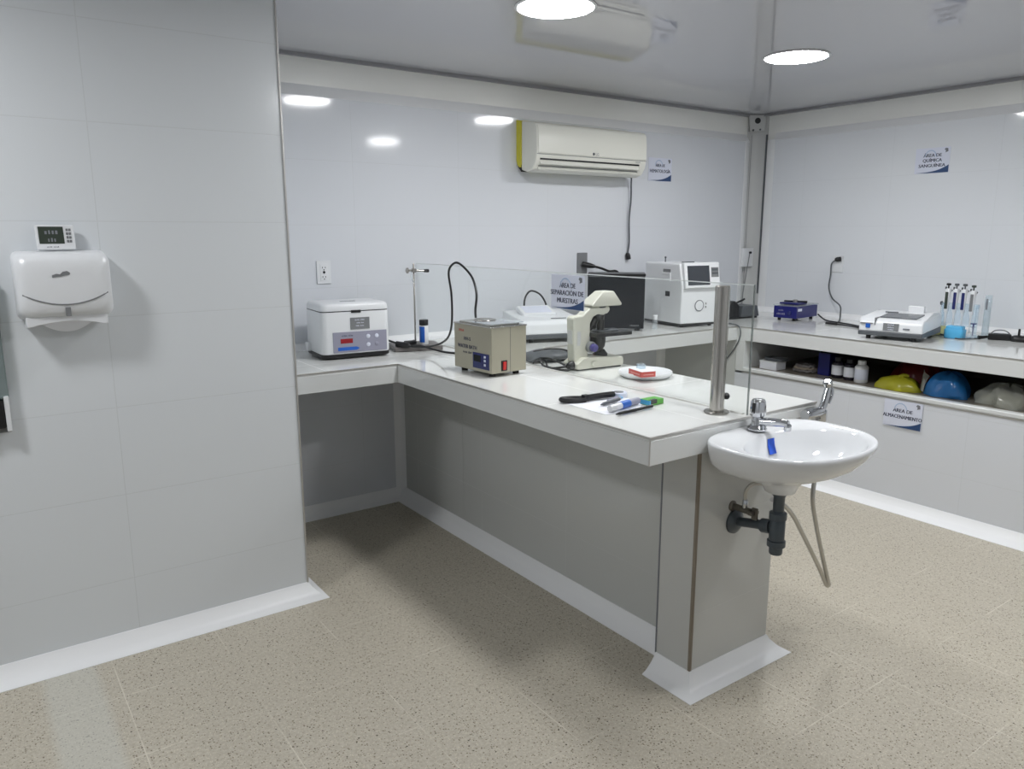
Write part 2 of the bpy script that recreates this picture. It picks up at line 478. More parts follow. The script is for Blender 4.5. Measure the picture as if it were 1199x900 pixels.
def cove(name, path, prof, m=M['cove']):
    """concave skirting swept along path; room lies to the right of travel"""
    P = [Vector((x, y)) for x, y in path]; n = len(P)
    def off(i, d):
        ds = []
        if i > 0: ds.append((P[i] - P[i - 1]).normalized())
        if i < n - 1: ds.append((P[i + 1] - P[i]).normalized())
        ns = [Vector((v.y, -v.x)) for v in ds]
        if len(ns) == 1: return P[i] + ns[0] * d
        b = (ns[0] + ns[1]); k = b.dot(ns[0])
        return P[i] + b * (d / k)
    b = B()
    rows = [[b.bm.verts.new((*off(i, d), z)) for d, z in prof] for i in range(n)]
    for r0, r1 in zip(rows, rows[1:]):
        for j in range(len(prof)):
            b._f([r0[j], r0[(j + 1) % len(prof)], r1[(j + 1) % len(prof)], r1[j]])
    b._f(rows[0]); b._f(rows[-1][::-1])
    return struct(name, b, m, angle=50)

C_, H_ = 0.066, 0.064
PROF = [(-0.004, -0.002), (C_, -0.002), (C_, 0.002), (C_ * .68, 0.013), (C_ * .40, 0.030), (C_ * .17, 0.048), (0.003, H_), (-0.004, H_)]
cove('baseboard_left', [(X0, YL), (XL, YL), (XL, YB)], PROF)
cove('baseboard_back', [(XL, YB), (0.347, YB), (0.347, 0.150)], PROF)
cove('baseboard_front', [(0.224, 0.150), (0.224, 0.0), (0.630, 0.0), (0.630, 0.150)], PROF)
cove('baseboard_middle', [(0.64, 0.153), (0.64, YB), (2.433, YB), (2.433, -1.6)], PROF)
# upright cove strips in the inner corners under the counters
def upright(name, cx, cy, sx, sy, z0, z1, s=0.045):
    pts = [(cx, cy), (cx + sx * s, cy), (cx + sx * s * .45, cy + sy * s * .12), (cx + sx * s * .12, cy + sy * s * .45), (cx, cy + sy * s)]
    return struct(name, B().prism(pts, 'Z', z0, z1), M['cove'])
upright('trim_13', 0.347, YB, -1, -1, 0.04, 0.81)
upright('trim_14', 2.433, YB, -1, -1, 0.04, 0.81)
# thin coving where the worktops meet the tiled walls
cove('trim_15', [(XL, YB), (3.375, YB), (3.375, -1.6)], [(-.004, .898), (.036, .898), (.036, .901), (.016, .908), (.006, .918), (.002, .936), (-.004, .936)])

# ------------------------------------------------------------------ ceiling lights
def lamp(x, y, label):
    t = thing('ceiling_light', label, 'ceiling light', (x, y, ZC), 0, 'round recessed ceiling lights')
    finish('frame', B().lathe([(.151, 0), (.158, -.001), (.160, -.004), (.156, -.007), (.149, -.007), (.148, -.004), (.148, 0)], n=48), M['plastic_white'], t)
    finish('diffuser', B().lathe([(.148, -.001), (.148, -.0055), (.10, -.0062)], n=48), M['lamp'], t)
    return t
lamp(0.395, 0.953, 'round lit ceiling light near the top centre of the photo, cut by the top edge')
lamp(1.905, 0.925, 'round lit ceiling light nearer the corner post, above the sink')
lamp(0.38, -0.83, 'round lit ceiling light out of frame, above the open floor before the sink')
lamp(1.83, -0.83, 'round lit ceiling light out of frame, beside the storage counter at right')
lamp(-2.12, 0.60, 'round lit ceiling light out of frame, close to the paper towel dispenser wall')

# ------------------------------------------------------------------ counters
t = thing('tiled_peninsula', 'white tiled peninsula counter carrying the glass screen and the sink, projecting into the room', 'counter', (0.42, 0.8, 0))
def P_(name, b, m, bev=0.0, par=None):
    o = finish(name, b, m, par, bev)
    o.matrix_parent_inverse = Matrix.Translation(-Vector(par.location))
    return o
P_('worktop', B().box(0.001, 0.840, 0.001, 1.596, 0.888, 0.900), M['tile_counter'], .0015, t)
P_('apron', B().box(0.0, 0.841, 0.0, 1.596, 0.812, 0.888), M['apron'], .0015, t)
P_('support_wall', B().box(0.347, 0.640, 0.153, 1.596, 0, 0.812), M['tile_low'], 0, t)
P_('end_pier', B().box(0.224, 0.630, 0.0, 0.153, 0, 0.812), M['tile_low_x'], 0, t)
P_('corner_joint', B().box(0.2215, 0.2315, -0.0025, 0.0075, 0.06, 0.812), M['brown'], .001, t)
P_('rear_joint', B().box(0.2222, 0.2262, 0.149, 0.1545, 0.06, 0.812), M['ink_grey'], 0, t)
P_('edge_trim', B().box(-0.0015, 0.004, 0.004, 1.595, 0.8945, 0.9012), M['alu'], .0006, t)
P_('edge_trim', B().box(-0.0015, 0.840, -0.0015, 0.004, 0.8945, 0.9012), M['alu'], .0006, t)
P_('corner_trim', B().box(-0.0015, 0.002, -0.0015, 0.002, 0.812, 0.8945), M['alu'], .0006, t)

t = thing('tiled_back_counter', 'long white tiled counter along the back wall under the air conditioner', 'counter', (1.4, 1.92, 0.81))
P_('worktop', B().box(XL + .001, XR - .001, 1.597, YB - .001, 0.888, 0.900), M['tile_counter'], 0, t)
P_('apron', B().box(XL + .001, XR - .001, 1.596, YB - .001, 0.812, 0.888), M['apron'], .0015, t)
P_('edge_trim', B().box(XL + .001, 0.0, 1.5945, 1.600, 0.8945, 0.9012), M['alu'], .0006, t)
P_('edge_trim', B().box(0.842, 2.44, 1.5945, 1.600, 0.8945, 0.9012), M['alu'], .0006, t)
P_('support_wall', B().box(0.347, 0.640, 1.597, YB - .002, 0, 0.812), M['tile_low'], 0, t)
P_('support_wall', B().box(2.433, 2.47, 1.597, YB - .002, 0, 0.812), M['tile_low'], 0, t)

t = thing('tiled_storage_counter', 'white tiled counter along the right wall with a dark open shelf under its top', 'counter', (2.9, 0.3, 0))
P_('worktop', B().box(2.441, XR - .001, -1.6, 1.5965, 0.888, 0.900), M['tile_counter'], 0, t)
P_('apron', B().box(2.440, XR - .001, -1.6, 1.596, 0.812, 0.888), M['apron'], .0015, t)
P_('edge_trim', B().box(2.4385, 2.444, -1.6, 1.596, 0.8945, 0.9012), M['alu'], .0006, t)
P_('front_wall', B().box(2.433, 2.52, -1.6, 1.596, 0, 0.615), M['tile_side'], 0, t)
P_('shelf_floor', B().box(2.47, XR - .002, -1.6, 1.53, 0.60, 0.635), M['shelf_tile_shaded'], 0, t)
P_('shelf_shade_back', B().box(XR - .09, XR - .06, -1.6, 1.53, 0.636, 0.811), M['shelf_shade'], 0, t)  # dark panel added at the back to deepen the shelf's shade
P_('shelf_shade_top', B().box(2.50, XR - .09, -1.6, 1.53, 0.804, 0.8115), M['shelf_shade'], 0, t)  # dark sheet added under the worktop, painted shade
P_('shelf_lip', B().box(2.431, 2.48, -1.6, 1.54, 0.615, 0.640), M['apron'], .006, t)
P_('lip_trim', B().box(2.4295, 2.434, -1.6, 1.54, 0.608, 0.616), M['alu'], .0005, t)
P_('end_panel', B().box(2.433, XR - .002, 1.535, 1.596, 0.600, 0.812), M['apron'], .002, t)

# ------------------------------------------------------------------ glass screen and post
g = thing('glass_screen', 'clear glass screen standing lengthwise on the peninsula counter', 'glass screen', (0.465, 1.13, 0.9))
o = finish('pane', B().box(-.003, .003, -1.115, 1.115, 0.0055, .424), M['glass'], g)
finish('top_edge', B().box(-.003, .003, -1.115, 1.115, .4245, .4275), M['glass_edge'], g)
finish('end_edge', B().box(-.003, .003, -1.119, -1.1155, 0.001, .4275), M['glass_dark_edge'], g)
finish('sealant', B().prism([(-.0085, .0004), (-.005, .0048), (.005, .0048), (.0085, .0004)], 'Y', -1.1, 1.115), M['sealant'], g)

p = thing('steel_post', 'brushed steel post on a round flange beside the end of the glass screen', 'post', (0.413, 0.097, 0.9))
finish('tube', B().lathe([(.024, .004), (.024, .420), (.0215, .423)], n=32), M['steel'], p)
finish('flange', B().lathe([(.040, 0.0005), (.042, .004), (.040, .008), (.026, .010)], n=36), M['steel'], p)
finish('clamp_knob', B().lathe([(.006, -0.006), (.011, .0), (.012, .008), (.008, .014)], (0.026, -.012, .055), 16, 'X'), M['black'], p)
finish('pane_clip', B().box(.020, .048, -.010, .010, .050, .062), M['steel'], p, .002)

# ------------------------------------------------------------------ wall signs
def sign(label, lines, loc, rz, w=.222, h=.152):
    s = thing('area_sign', label, 'sign', loc, rz, 'blue and white area signs')
    finish('board', B().box(-w / 2, w / 2, -.0022, 0, -h / 2, h / 2), M['sign'], s)
    text(s, lines, M['ink'], bold=1)
    pts = [(-.48 * w, -.46 * h)] + [(-.48 * w + .97 * w * i / 12, h * (-.462 + .27 * (i / 12) ** 3.2)) for i in range(1, 13)] + [(.49 * w, -.49 * h), (-.1 * w, -.49 * h)]
    finish('swoosh', B().prism(pts, 'Y', -.0030, -.0024), M['swoosh'], s)
    ring = B()
    n = 14
    outer = [(-.06 * w + .17 * w * math.cos(a), .16 * h + .26 * h * math.sin(a)) for a in [PI * i / n for i in range(n + 1)]]
    inner = [(-.06 * w + .15 * w * math.cos(a), .16 * h + .22 * h * math.sin(a)) for a in [PI * i / n for i in range(n + 1)]]
    ring.prism(outer + inner[::-1], 'Y', -.0027, -.0024)
    finish('arc', ring, M['swoosh_pale'], s)
    em = B().prism([(.36 * w, .28 * h), (.44 * w, .32 * h), (.43 * w, .44 * h), (.36 * w, .46 * h), (.33 * w, .40 * h), (.37 * w, .36 * h)], 'Y', -.0030, -.0024)
    finish('emblem', em, M['ink_grey'], s)
    return s
sign('sign reading ÁREA DE HEMATOLOGÍA right of the air conditioner',
     [('ÁREA DE', 0, .018, .020, -.0026, .8), ('HEMATOLOGÍA', 0, -.020, .022, -.0026, .92)], (2.358, YB - .0005, 1.908), 0)
sign('sign reading ÁREA DE QUÍMICA SANGUÍNEA high on the right wall',
     [('ÁREA DE', 0, .022, .020, -.0026, 1), ('QUÍMICA', 0, -.008, .020, -.0026, 1), ('SANGUÍNEA', 0, -.039, .020, -.0026, 1.05)], (XR - .0005, .935, 1.924), -90, .208)
sign('sign reading ÁREA DE SEPARACIÓN DE MUESTRAS on the glass',
     [('ÁREA DE', 0, .018, .021, -.0026, .9), ('SEPARACIÓN DE', -.004, -.013, .021, -.0026, .98), ('MUESTRAS', 0, -.045, .021, -.0026, .98)], (.4615, .937, 1.247), -90, .214, .142)
sign('sign reading ÁREA DE ALMACENAMIENTO below the open shelf',
     [('ÁREA DE', 0, .010, .020, -.0026, .95), ('ALMACENAMIENTO', 0, -.023, .020, -.0026, .84)], (2.4295, .487, .532), -90, .206, .146)

# ------------------------------------------------------------------ sockets
def socket(name, label, loc, rz, w, h, m, holes=True, group='wall sockets', d=.008):
    s = thing(name, label, 'wall socket', loc, rz, group)
    finish('cover_plate', B().box(-w / 2, w / 2, -d, 0, -h / 2, h / 2), m, s, .003)
    if holes:
        finish('socket_insert', B().box(-w * .26, w * .26, -d - .0015, -d + .001, -h * .36, h * .36), m, s, .001)
        for zc in (.2 * h, -.2 * h):
            for x_ in (-.0075, .0075):
                finish('slot', B().box(x_ - .0015, x_ + .0015, -d - .002, -d, zc - .004, zc + .004), M['black'], s)
            finish('earth_hole', B().cyl((0, -d - .002, zc - .011), .003, .001, 'Y', 10), M['black'], s)
        finish('screw', B().cyl((0, -d - .0005, 0), .0065, .003, 'Y', 12), M['black'], s)
    return s
socket('wall_socket', 'white double wall socket above the white centrifuge', (-.072, YB, 1.293), 0, .076, .118, M['plastic_white'])
socket('wall_socket', 'grey wall socket with a black plug, left of the glossy black box', (1.672, YB, 1.297), 0, .084, .134, M['grey_mid'], False)
socket('wall_socket', 'white wall socket with a black plug on the right wall, above the blue stirrer cord', (XR, 1.505, 1.275), -90, .076, .116, M['plastic_white'], False)
socket('wall_socket', 'white surface socket box at the foot of the corner post', (3.335, YB + .008, 1.302), 0, .115, .140, M['plastic_white'], False, d=.03)

CORDS = []
def cord(owner, pts, r, m=None, extra=()):
    """a lead of the named thing, built once that thing stands in its place"""
    CORDS.append((owner, pts, r, m, extra))
def build_cords():
    for owner, pts, r, m, extra in CORDS:
        p_ = bpy.data.objects[owner]
        inv = p_.matrix_basis.inverted()
        o = finish('power_cord', B().tube(pts, r, 8, 8), m or M['black'], p_)
        o.matrix_parent_inverse = inv
        for nm, bb, mm in extra:
            finish(nm, bb, mm, o)
def plug(a, b_, r0=.013, r1=.006):
    a = Vector(a); b_ = Vector(b_)
    return B().tube([a, a.lerp(b_, .35), a.lerp(b_, .8), b_], lambda t: r0 if t < .5 else r0 + (r1 - r0) * (t - .5) * 2, 10, 4)

cord('black_appliance',
     [(1.70, 2.20, 1.282), (1.75, 2.16, 1.268), (1.80, 2.13, 1.247), (1.87, 2.12, 1.235), (1.93, 2.13, 1.1)], .008,
     extra=[('plug', plug((1.668, 2.238, 1.292), (1.725, 2.18, 1.276), .017, .008), M['black'])])
cord('spectrophotometer',
     [(3.345, 1.507, 1.302), (3.34, 1.535, 1.275), (3.345, 1.54, 1.20), (3.345, 1.545, 1.11), (3.325, 1.50, 1.04), (3.26, 1.40, 1.0), (3.20, 1.355, .955), (3.18, 1.345, .906), (3.15, 1.335, .905)], .005, M['grey_dark'],
     extra=[('plug', plug((3.365, 1.485, 1.309), (3.338, 1.512, 1.304), .016, .008), M['black'])])
cord('label_printer',
     [(3.34, 2.222, 1.338), (3.32, 2.215, 1.28), (3.28, 2.20, 1.17), (3.22, 2.17, 1.06), (3.16, 2.13, .98), (3.12, 2.10, .925), (3.06, 2.05, .908)], .0035, M['grey_mid'],
     extra=[('plug', B().cyl((3.345, 2.228, 1.338), .009, .014, 'Y', 14), M['black'])])
cord('label_printer',
     [(2.56, 1.86, .906), (2.47, 1.68, .907), (2.432, 1.60, .9065), (2.427, 1.57, .885), (2.427, 1.568, .83), (2.425, 1.60, .76), (2.425, 1.66, .68)], .004, M['grey_dark'])
cord('magnetic_stirrer',
     [(3.20, 1.52, .935), (3.17, 1.46, .912), (3.13, 1.40, .9055), (3.10, 1.32, .9055), (3.06, 1.20, .9055), (2.98, 1.05, .9055), (2.93, .92, .9055)], .005)
cord('magnetic_stirrer',
     [(3.00, 1.33, .907), (2.99, 1.27, .907), (2.98, 1.20, .907), (2.95, 1.08, .906), (2.90, .95, .906)], lambda t: .0085 if t < .35 else .0045)

# ------------------------------------------------------------------ air conditioner
a = thing('air_conditioner', 'cream wall mounted air conditioner with yellow backing strip on the back wall', 'air conditioner', (1.595, YB, 1.835))
W2 = .44
prof = [(-.045, .015), (-.100, .0), (-.150, .012), (-.180, .050), (-.193, .105), (-.194, .18), (-.188, .245), (-.172, .268), (-.13, .278), (-.045, .290)]
finish('casing', B().prism(prof, 'X', -W2, W2), M['plastic_cream'], a, .008, 3)
finish('front_panel', B().prism([(-.1905, .098), (-.1985, .105), (-.1990, .18), (-.193, .246), (-.180, .262), (-.172, .262), (-.17, .1)], 'X', -W2 + .008, W2 - .008), M['plastic_cream'], a, .004)
finish('air_slot', B().box(-W2 + .03, W2 - .06, -.1875, -.16, .066, .075), M['black'], a)
finish('louver', B().box(-W2 + .03, W2 - .06, -.187, -.178, .040, .063, Matrix.Rotation(math.radians(-32), 3, 'X')), M['plastic_cream'], a, .002)
finish('lower_slot', B().box(-W2 + .03, W2 - .06, -.1735, -.15, .031, .034), M['grey_dark'], a)
finish('lower_flap', B().box(-W2 + .03, W2 - .06, -.167, -.158, .013, .030, Matrix.Rotation(math.radians(-42), 3, 'X')), M['plastic_cream'], a, .002)
finish('panel_seam', B().box(-W2 + .004, W2 - .004, -.1925, -.18, .0955, .0985), M['grey_mid'], a)
finish('backing_plate', B().prism([(-.046, .03), (-.046, .288), (-.001, .300), (-.001, .075), (-.012, .045), (-.03, .032)], 'X', -W2 - .004, W2 + .001), M['yellow'], a)
finish('pipe_outlet', B().prism([(-.046, .005), (-.046, .045), (-.012, .075), (-.001, .075), (-.02, .03)], 'X', -W2 - .002, -W2 + .06), M['black'], a)
text(a, [('LG', .014, .108, .016, -.2003, 1)], M['ink_grey'])
finish('emblem', B().cyl((-.014, -.1998, .116), .0085, .001, 'Y', 18), M['grey_dark'], a)
text(a, [(8, .36, .083, .009, -.1945, 1)], M['ink_grey'], 'badge')
oo = finish('power_cord', B().tube([(.45, -.05, .02), (.468, -.03, -.03), (.478, -.022, -.13), (.468, -.02, -.26), (.476, -.018, -.40), (.470, -.016, -.47), (.466, -.016, -.492)], .0055), M['grey_dark'], a)
finish('plug', plug((.474, -.018, -.520), (.466, -.016, -.478), .017, .008), M['black'], oo)

# ------------------------------------------------------------------ paper towel dispenser and thermometer
d = thing('towel_dispenser', 'white folded paper towel dispenser on the left wall under the thermometer', 'paper towel dispenser', (-1.323, YL, 1.215))
def rrect(x0, x1, z0, z1, r, n=5):
    pts = []
    for cx, cz, a0 in ((x1 - r, z1 - r, 0), (x0 + r, z1 - r, 90), (x0 + r, z0 + r, 180), (x1 - r, z0 + r, 270)):
        for i in range(n + 1):
            a_ = math.radians(a0 + 90 * i / n); pts.append((cx + r * math.cos(a_), cz + r * math.sin(a_)))
    return pts
b = B()
rings = []
for y, dx0, dx1, dz0, dz1, r in ((0, .004, .004, .008, .004, .02), (-.02, .0, .0, .004, .0, .022), (-.085, .0, .0, .012, .006, .03), (-.105, .006, .006, .02, .014, .035), (-.116, .022, .022, .034, .032, .04), (-.119, .05, .05, .06, .06, .045)):
    rings.append([Vector((x, y, z)) for x, z in rrect(-.134 + dx0, .134 - dx1, .0 + dz0, .222 - dz1, r)])
b.loft(rings)
finish('cover', b, M['plastic_white'], d, angle=60)
arc = [Vector((x, -(.1192 if abs(x) < .084 else (.1192 - (abs(x) - .084) * .107 if abs(x) < .112 else .1162 - (abs(x) - .112) * .68)), .055 + .034 * (x / .118) ** 2)) for x in [-.118 + .236 * i / 16 for i in range(17)]]
finish('seam', B().tube(arc, .0022, 6, 1), M['grey_mid'], d)
finish('viewing_window', B().box(-.0075, .0075, -.1208, -.112, .018, .047), M['grey_mid'], d, .0015)
bl = B().prism([(-.034, .148), (-.022, .152), (-.012, .150), (-.004, .158), (.008, .160), (.016, .154), (.014, .148), (.002, .146), (-.010, .143), (-.022, .142), (-.034, .140)], 'Y', -.1206, -.117)
finish('emblem', bl, M['grey_mid'], d)
finish('base_tray', B().prism([(-.116, .018), (-.116, -.014), (-.10, -.013)] + [(-.10 + .196 * i / 12, -.013 + .013 * math.sin(PI * i / 12) ** .8) for i in range(1, 12)] + [(.096, -.013), (.112, -.014), (.112, .018)], 'Y', -.100, -.004), M['plastic_white'], d, .002)
pp = [(-.075 + .15 * i / 12) for i in range(13)]
pb = B(); R_ = []
for i, x in enumerate(pp):
    sag = .030 * (1 - (x / .075) ** 2)
    R_.append([Vector((x, -.085, .0)), Vector((x, -.06, -.006 - sag * .5)), Vector((x, -.045, -.008 - sag)), Vector((x, -.043, -.006 - sag)), Vector((x, -.058, -.004 - sag * .5)), Vector((x, -.082, .002))])
pb.loft(R_)
finish('paper_towel', pb, M['paper'], d)

th = thing('thermometer', 'small white digital thermometer with dark screen standing on the towel dispenser', 'thermometer', (-1.328, 1.338, 1.4372), 4)
tilt = Matrix.Rotation(math.radians(-9), 3, 'X')
finish('case', B().box(-.054, .054, -.009, .009, 0.001, .080, tilt, (0, 0, 0)), M['plastic_white'], th, .004)
finish('screen', B().box(-.047, .023, -.0105, -.006, .020, .074, tilt, (0, 0, 0)), M['lcd'], th, .001)
for zz in (.024, .036, .048, .060):
    for xx in (.033, .041):
        finish('button', B().box(xx - .0032, xx + .0032, -.0112, -.006, zz, zz + .008, tilt, (0, 0, 0)), M['grey_mid'], th, .001)
o = text(th, [(4, -.012, .050, .016, 0, 1), (3, -.012, .026, .014, 0, 1)], M['ink_grey'], 'digits')
o.rotation_euler = (math.radians(-9), 0, 0); o.location = tilt @ Vector((0, -.0109, 0))
o = text(th, [(11, -.012, .008, .005, 0, 1)], M['ink_grey'])
o.rotation_euler = (math.radians(-9), 0, 0); o.location = tilt @ Vector((0, -.0094, 0))

gd = thing('gel_dispenser', 'grey green see-through dispenser with black outlet cut off by the left photo edge', 'soap dispenser', (-1.575, YL, .86))
finish('tank', B().box(-.07, .068, -.045, -.010, .115, .50), M['smoke'], gd, .008, 3)
finish('back_plate', B().box(-.07, .066, -.012, 0, .0, .51), M['grey_mid'], gd, .004)
finish('outlet', B().box(-.06, .052, -.047, -.010, .02, .112), M['black'], gd, .006)
finish('bracket', B().box(.052, .066, -.049, -.010, .01, .125), M['plastic_white'], gd, .003)
finish('nozzle', B().lathe([(.016, 0), (.012, -.022)], (0, -.028, .02), 16), M['black'], gd)

# ------------------------------------------------------------------ centrifuge
c = thing('centrifuge', 'white benchtop centrifuge with red display beside the left wall corner', 'centrifuge', (-.068, 1.985, .9), -5)
w, dd = .340, .265
def rr2(w, d_, r, n=5): return rrect(-w / 2, w / 2, -d_ / 2, d_ / 2, r, n)
def stack(levels):
    return [[Vector((x * sx, y * sy, z)) for x, y in rr2(w, dd, r)] for z, sx, sy, r in levels]
finish('base', B().loft(stack([(.006, .97, .97, .03), (.010, 1.0, 1.0, .03), (.026, 1.0, 1.0, .03)])), M['black'], c)
finish('body', B().loft(stack([(.024, .985, .985, .03), (.030, 1.0, 1.0, .03), (.223, .985, .985, .028), (.226, .98, .98, .028)])), M['plastic_white'], c)
finish('seam', B().loft(stack([(.222, .982, .982, .028), (.2315, .982, .982, .028)])), M['black'], c)
finish('lid', B().loft(stack([(.2295, .985, .985, .028), (.233, .99, .99, .028), (.252, .98, .98, .032), (.260, .955, .955, .036), (.265, .90, .90, .04)])), M['plastic_white'], c)
finish('handle_recess', B().box(-.04, .035, -.03, -.015,   .2645, .2662), M['grey_dark'], c, .001)
finish('latch', B().box(-.024, .024, -.1355, -.12, .219, .232), M['black'], c, .002)
yf = -dd / 2
pn = finish('control_panel', B().box(-.118, .150, yf - .0025, yf + .004, .032, .130), M['lilac'], c, .0015)
finish('display', B().box(-.082, -.022, yf - .004, yf - .001, .076, .098), M['display_red'], pn, .001)
for bx_, bz, mm in ((.055, .104, 'sign'), (.098, .104, 'sign'), (.055, .064, 'sign'), (.098, .064, 'lilac')):
    finish('button', B().lathe([(.010, 0), (.010, .002), (.008, .003)], (bx_, yf - .002, bz), 16, 'Y'), M[mm], pn)
finish('stripe', B().prism([(-.096, .042), (-.005, .042), (.012, .050), (-.005, .058), (-.096, .058)], 'Y', yf - .0034, yf - .002), M['blue'], pn)
text(pn, [(10, -.048, .108, .009, yf - .0028, 1)], M['ink'])
dp = finish('data_plate', B().box(-.030, .065, yf - .0015, yf + .004, .140, .196), M['grey_mid'], c)
text(dp, [(12, .018, .182, .007, yf - .002, 1), (10, .018, .168, .006, yf - .002, 1), (12, .018, .154, .006, yf - .002, 1)], M['sign'])
for sx in (-1, 1):
    for sy in (-1, 1):
        finish('foot', B().cyl((sx * .12, sy * .085, 0.0005), .014, .008, 'Z', 14), M['rubber'], c)
wp = finish('inlet_bracket', B().box(-.185, -.1685, .055, .10, .025, .065), M['plastic_white'], c, .003)

# ------------------------------------------------------------------ support stand with clamp, bottle, tray
s = thing('support_stand', 'laboratory stand with thin rod, clamp and grey slab base beside the centrifuge', 'laboratory stand', (.296, 1.965, .9), -17)
finish('slab_base', B().box(-.126, .122, -.100, .100, 0.001, .024), M['slate'], s, .003)
finish('rod', B().lathe([(.0045, .022), (.0045, .436), (.003, .438)], (0, 0, 0), 14), M['steel'], s)
cl = finish('clamp', B().tube([(-.03, 0, .402), (.0, -.004, .402), (.055, -.006, .400)], .0055, 10, 3).box(-.010, .010, -.014, .010, .392, .412), M['steel'], s)
finish('clamp_knob', B().lathe([(.006, -.008), (.014, -.004), (.015, .006), (.007, .010)], (-.034, 0, .402), 16, 'X'), M['steel'], cl)
finish('clamp_tip', B().lathe([(.008, 0), (.009, .022), (.007, .026)], (.052, -.006, .400), 14, 'X'), M['black'], cl)
finish('drop_link', B().tube([(-.014, -.008, .40), (-.012, -.010, .355), (.0, -.008, .345)], .004, 8, 3), M['clear_plastic'], cl)
finish('thumb_screw', B().lathe([(.004, 0), (.004, .016), (.009, .018), (.009, .028)], (.020, -.004, .095), 12, 'X'), M['steel'], s)

bt = thing('reagent_bottle', 'small blue and white bottle with black cap standing on the slab base of the stand', 'bottle', (.325, 1.925, .9245))
finish('bottle_body', B().lathe([(.021, 0), (.0225, .003), (.0225, .095), (.018, .102)], n=24), M['plastic_white'], bt)
lb = B(); R_ = []
for k in range(9):
    a_ = math.radians(150 + 100 * k / 8)
    R_.append([Vector((.0231 * math.cos(a_), .0231 * math.sin(a_), .012)), Vector((.0231 * math.cos(a_), .0231 * math.sin(a_), .094)), Vector((.0225 * math.cos(a_), .0225 * math.sin(a_), .094)), Vector((.0225 * math.cos(a_), .0225 * math.sin(a_), .012))])
lb.loft(R_); finish('blue_label', lb, M['blue'], bt)
finish('cap', B().lathe([(.0235, .100), (.0235, .126), (.022, .128)], n=24), M['black'], bt)

cord('water_bath',
     [(.20, 1.24, 1.13), (.205, 1.25, 1.165), (.218, 1.26, 1.232), (.24, 1.33, 1.30), (.238, 1.42, 1.352), (.226, 1.46, 1.354), (.224, 1.50, 1.312), (.255, 1.53, 1.21), (.268, 1.55, 1.09), (.282, 1.60, 1.012), (.290, 1.68, .965), (.272, 1.78, .934), (.215, 1.86, .930), (.20, 1.90, .932)], .0052,
     extra=[('plug', plug((.165, 1.925, .940), (.215, 1.865, .932), .015, .007), M['black'])])
cord('centrifuge',
     [(.12, 2.06, .965), (.17, 2.0, .945), (.205, 1.925, .931), (.26, 1.86, .930), (.31, 1.80, .914), (.34, 1.74, .9055), (.37, 1.66, .9055), (.38, 1.58, .9055)], .0052,
     extra=[('inline_switch', B().tube([(.222, 1.945, .936), (.262, 1.94, .936), (.285, 1.955, .936)], .013, 8, 2), M['black'])])

# ------------------------------------------------------------------ water bath
wb = thing('water_bath', 'beige metal water bath with red rocker switch at front of the glass screen', 'water bath', (.235, 1.185, .9), 3)
w, dd, h = .186, .270, .212
body = finish('body', B().box(-w / 2, w / 2, -dd / 2, dd / 2, .016, .208), M['beige'], wb, .004)
finish('panel_seam', B().box(.005, .0065, -dd / 2 - .0006, -dd / 2 + .001, .018, .206), M['grey_dark'], wb)
lid = finish('lid', B().box(-w / 2 - .002, w / 2 + .002, -dd / 2 - .002, dd / 2 + .002, .206, .2115).box(-w / 2 + .015, w / 2 - .015, -dd / 2 + .03, dd / 2 - .02, .210, .218), M['steel'], wb, .0015)
finish('lid_ring', B().lathe([(.046, .217), (.050, .220), (.048, .225), (.042, .226), (.03, .222)], (0, .035, 0), 28), M['steel'], lid)
finish('clear_sheet', B().prism([(-.09, -.13), (-.03, -.12), (.03, -.135), (.09, -.12), (.085, .02), (.0, .05), (-.085, .02)], 'Z', .219, .2215), M['clear_plastic'], wb)
for sx in (-1, 1):
    for sy in (-1, 1):
        finish('foot', B().cyl((sx * (w / 2 - .03), sy * (dd / 2 - .035), .0005), .014, .018, 'Z', 14), M['rubber'], wb)
sw = finish('switch_frame', B().box(-.043, -.012, -dd / 2 - .003, -dd / 2 + .002, .024, .068), M['black'], wb, .0015)
finish('rocker', B().box(-.036, -.019, -dd / 2 - .006, -dd / 2 - .001, .029, .063, Matrix.Rotation(math.radians(4), 3, 'X')), M['red'], sw, .0015)
# controls and lettering on the long side that faces left
fc = bpy.data.objects.new('side_panel', None); COL.objects.link(fc); fc.parent = wb
fc.location = (-w / 2 - .0008, 0, 0); fc.rotation_euler = (0, 0, -PI / 2)
bpy.data.objects.remove(fc)
side = finish('control_panel', B().box(-w / 2 - .0025, -w / 2 + .001, -.118, -.005, .030, .096), M['navy'], wb, .001)
finish('display', B().box(-w / 2 - .0035, -w / 2 - .001, -.062, -.014, .058, .086), M['black_gloss'], side)
for zz in (.044, .062, .078):
    finish('button', B().box(-w / 2 - .0045, -w / 2 - .001, -.098, -.086, zz, zz + .010), M['sign'], side, .001)
tx = text(wb, [('HH-S', .0, .140, .016, 0, 1.0), ('WATER BATH', .0, .106, .017, 0, .95)], M['ink'], bold=1)
tx.rotation_euler = (0, 0, -PI / 2); tx.location = (-w / 2 - .0008, .036, 0)
tx = text(wb, [(10, 0, .085, .010, 0, 1.0)], M['ink'], 'small_print')
tx.rotation_euler = (0, 0, -PI / 2); tx.location = (-w / 2 - .0008, .036, 0)
tx = text(wb, [(5, 0, .176, .012, 0, 1.0)], M['red_card'], 'maker_mark')
tx.rotation_euler = (0, 0, -PI / 2); tx.location = (-w / 2 - .0008, .078, 0)

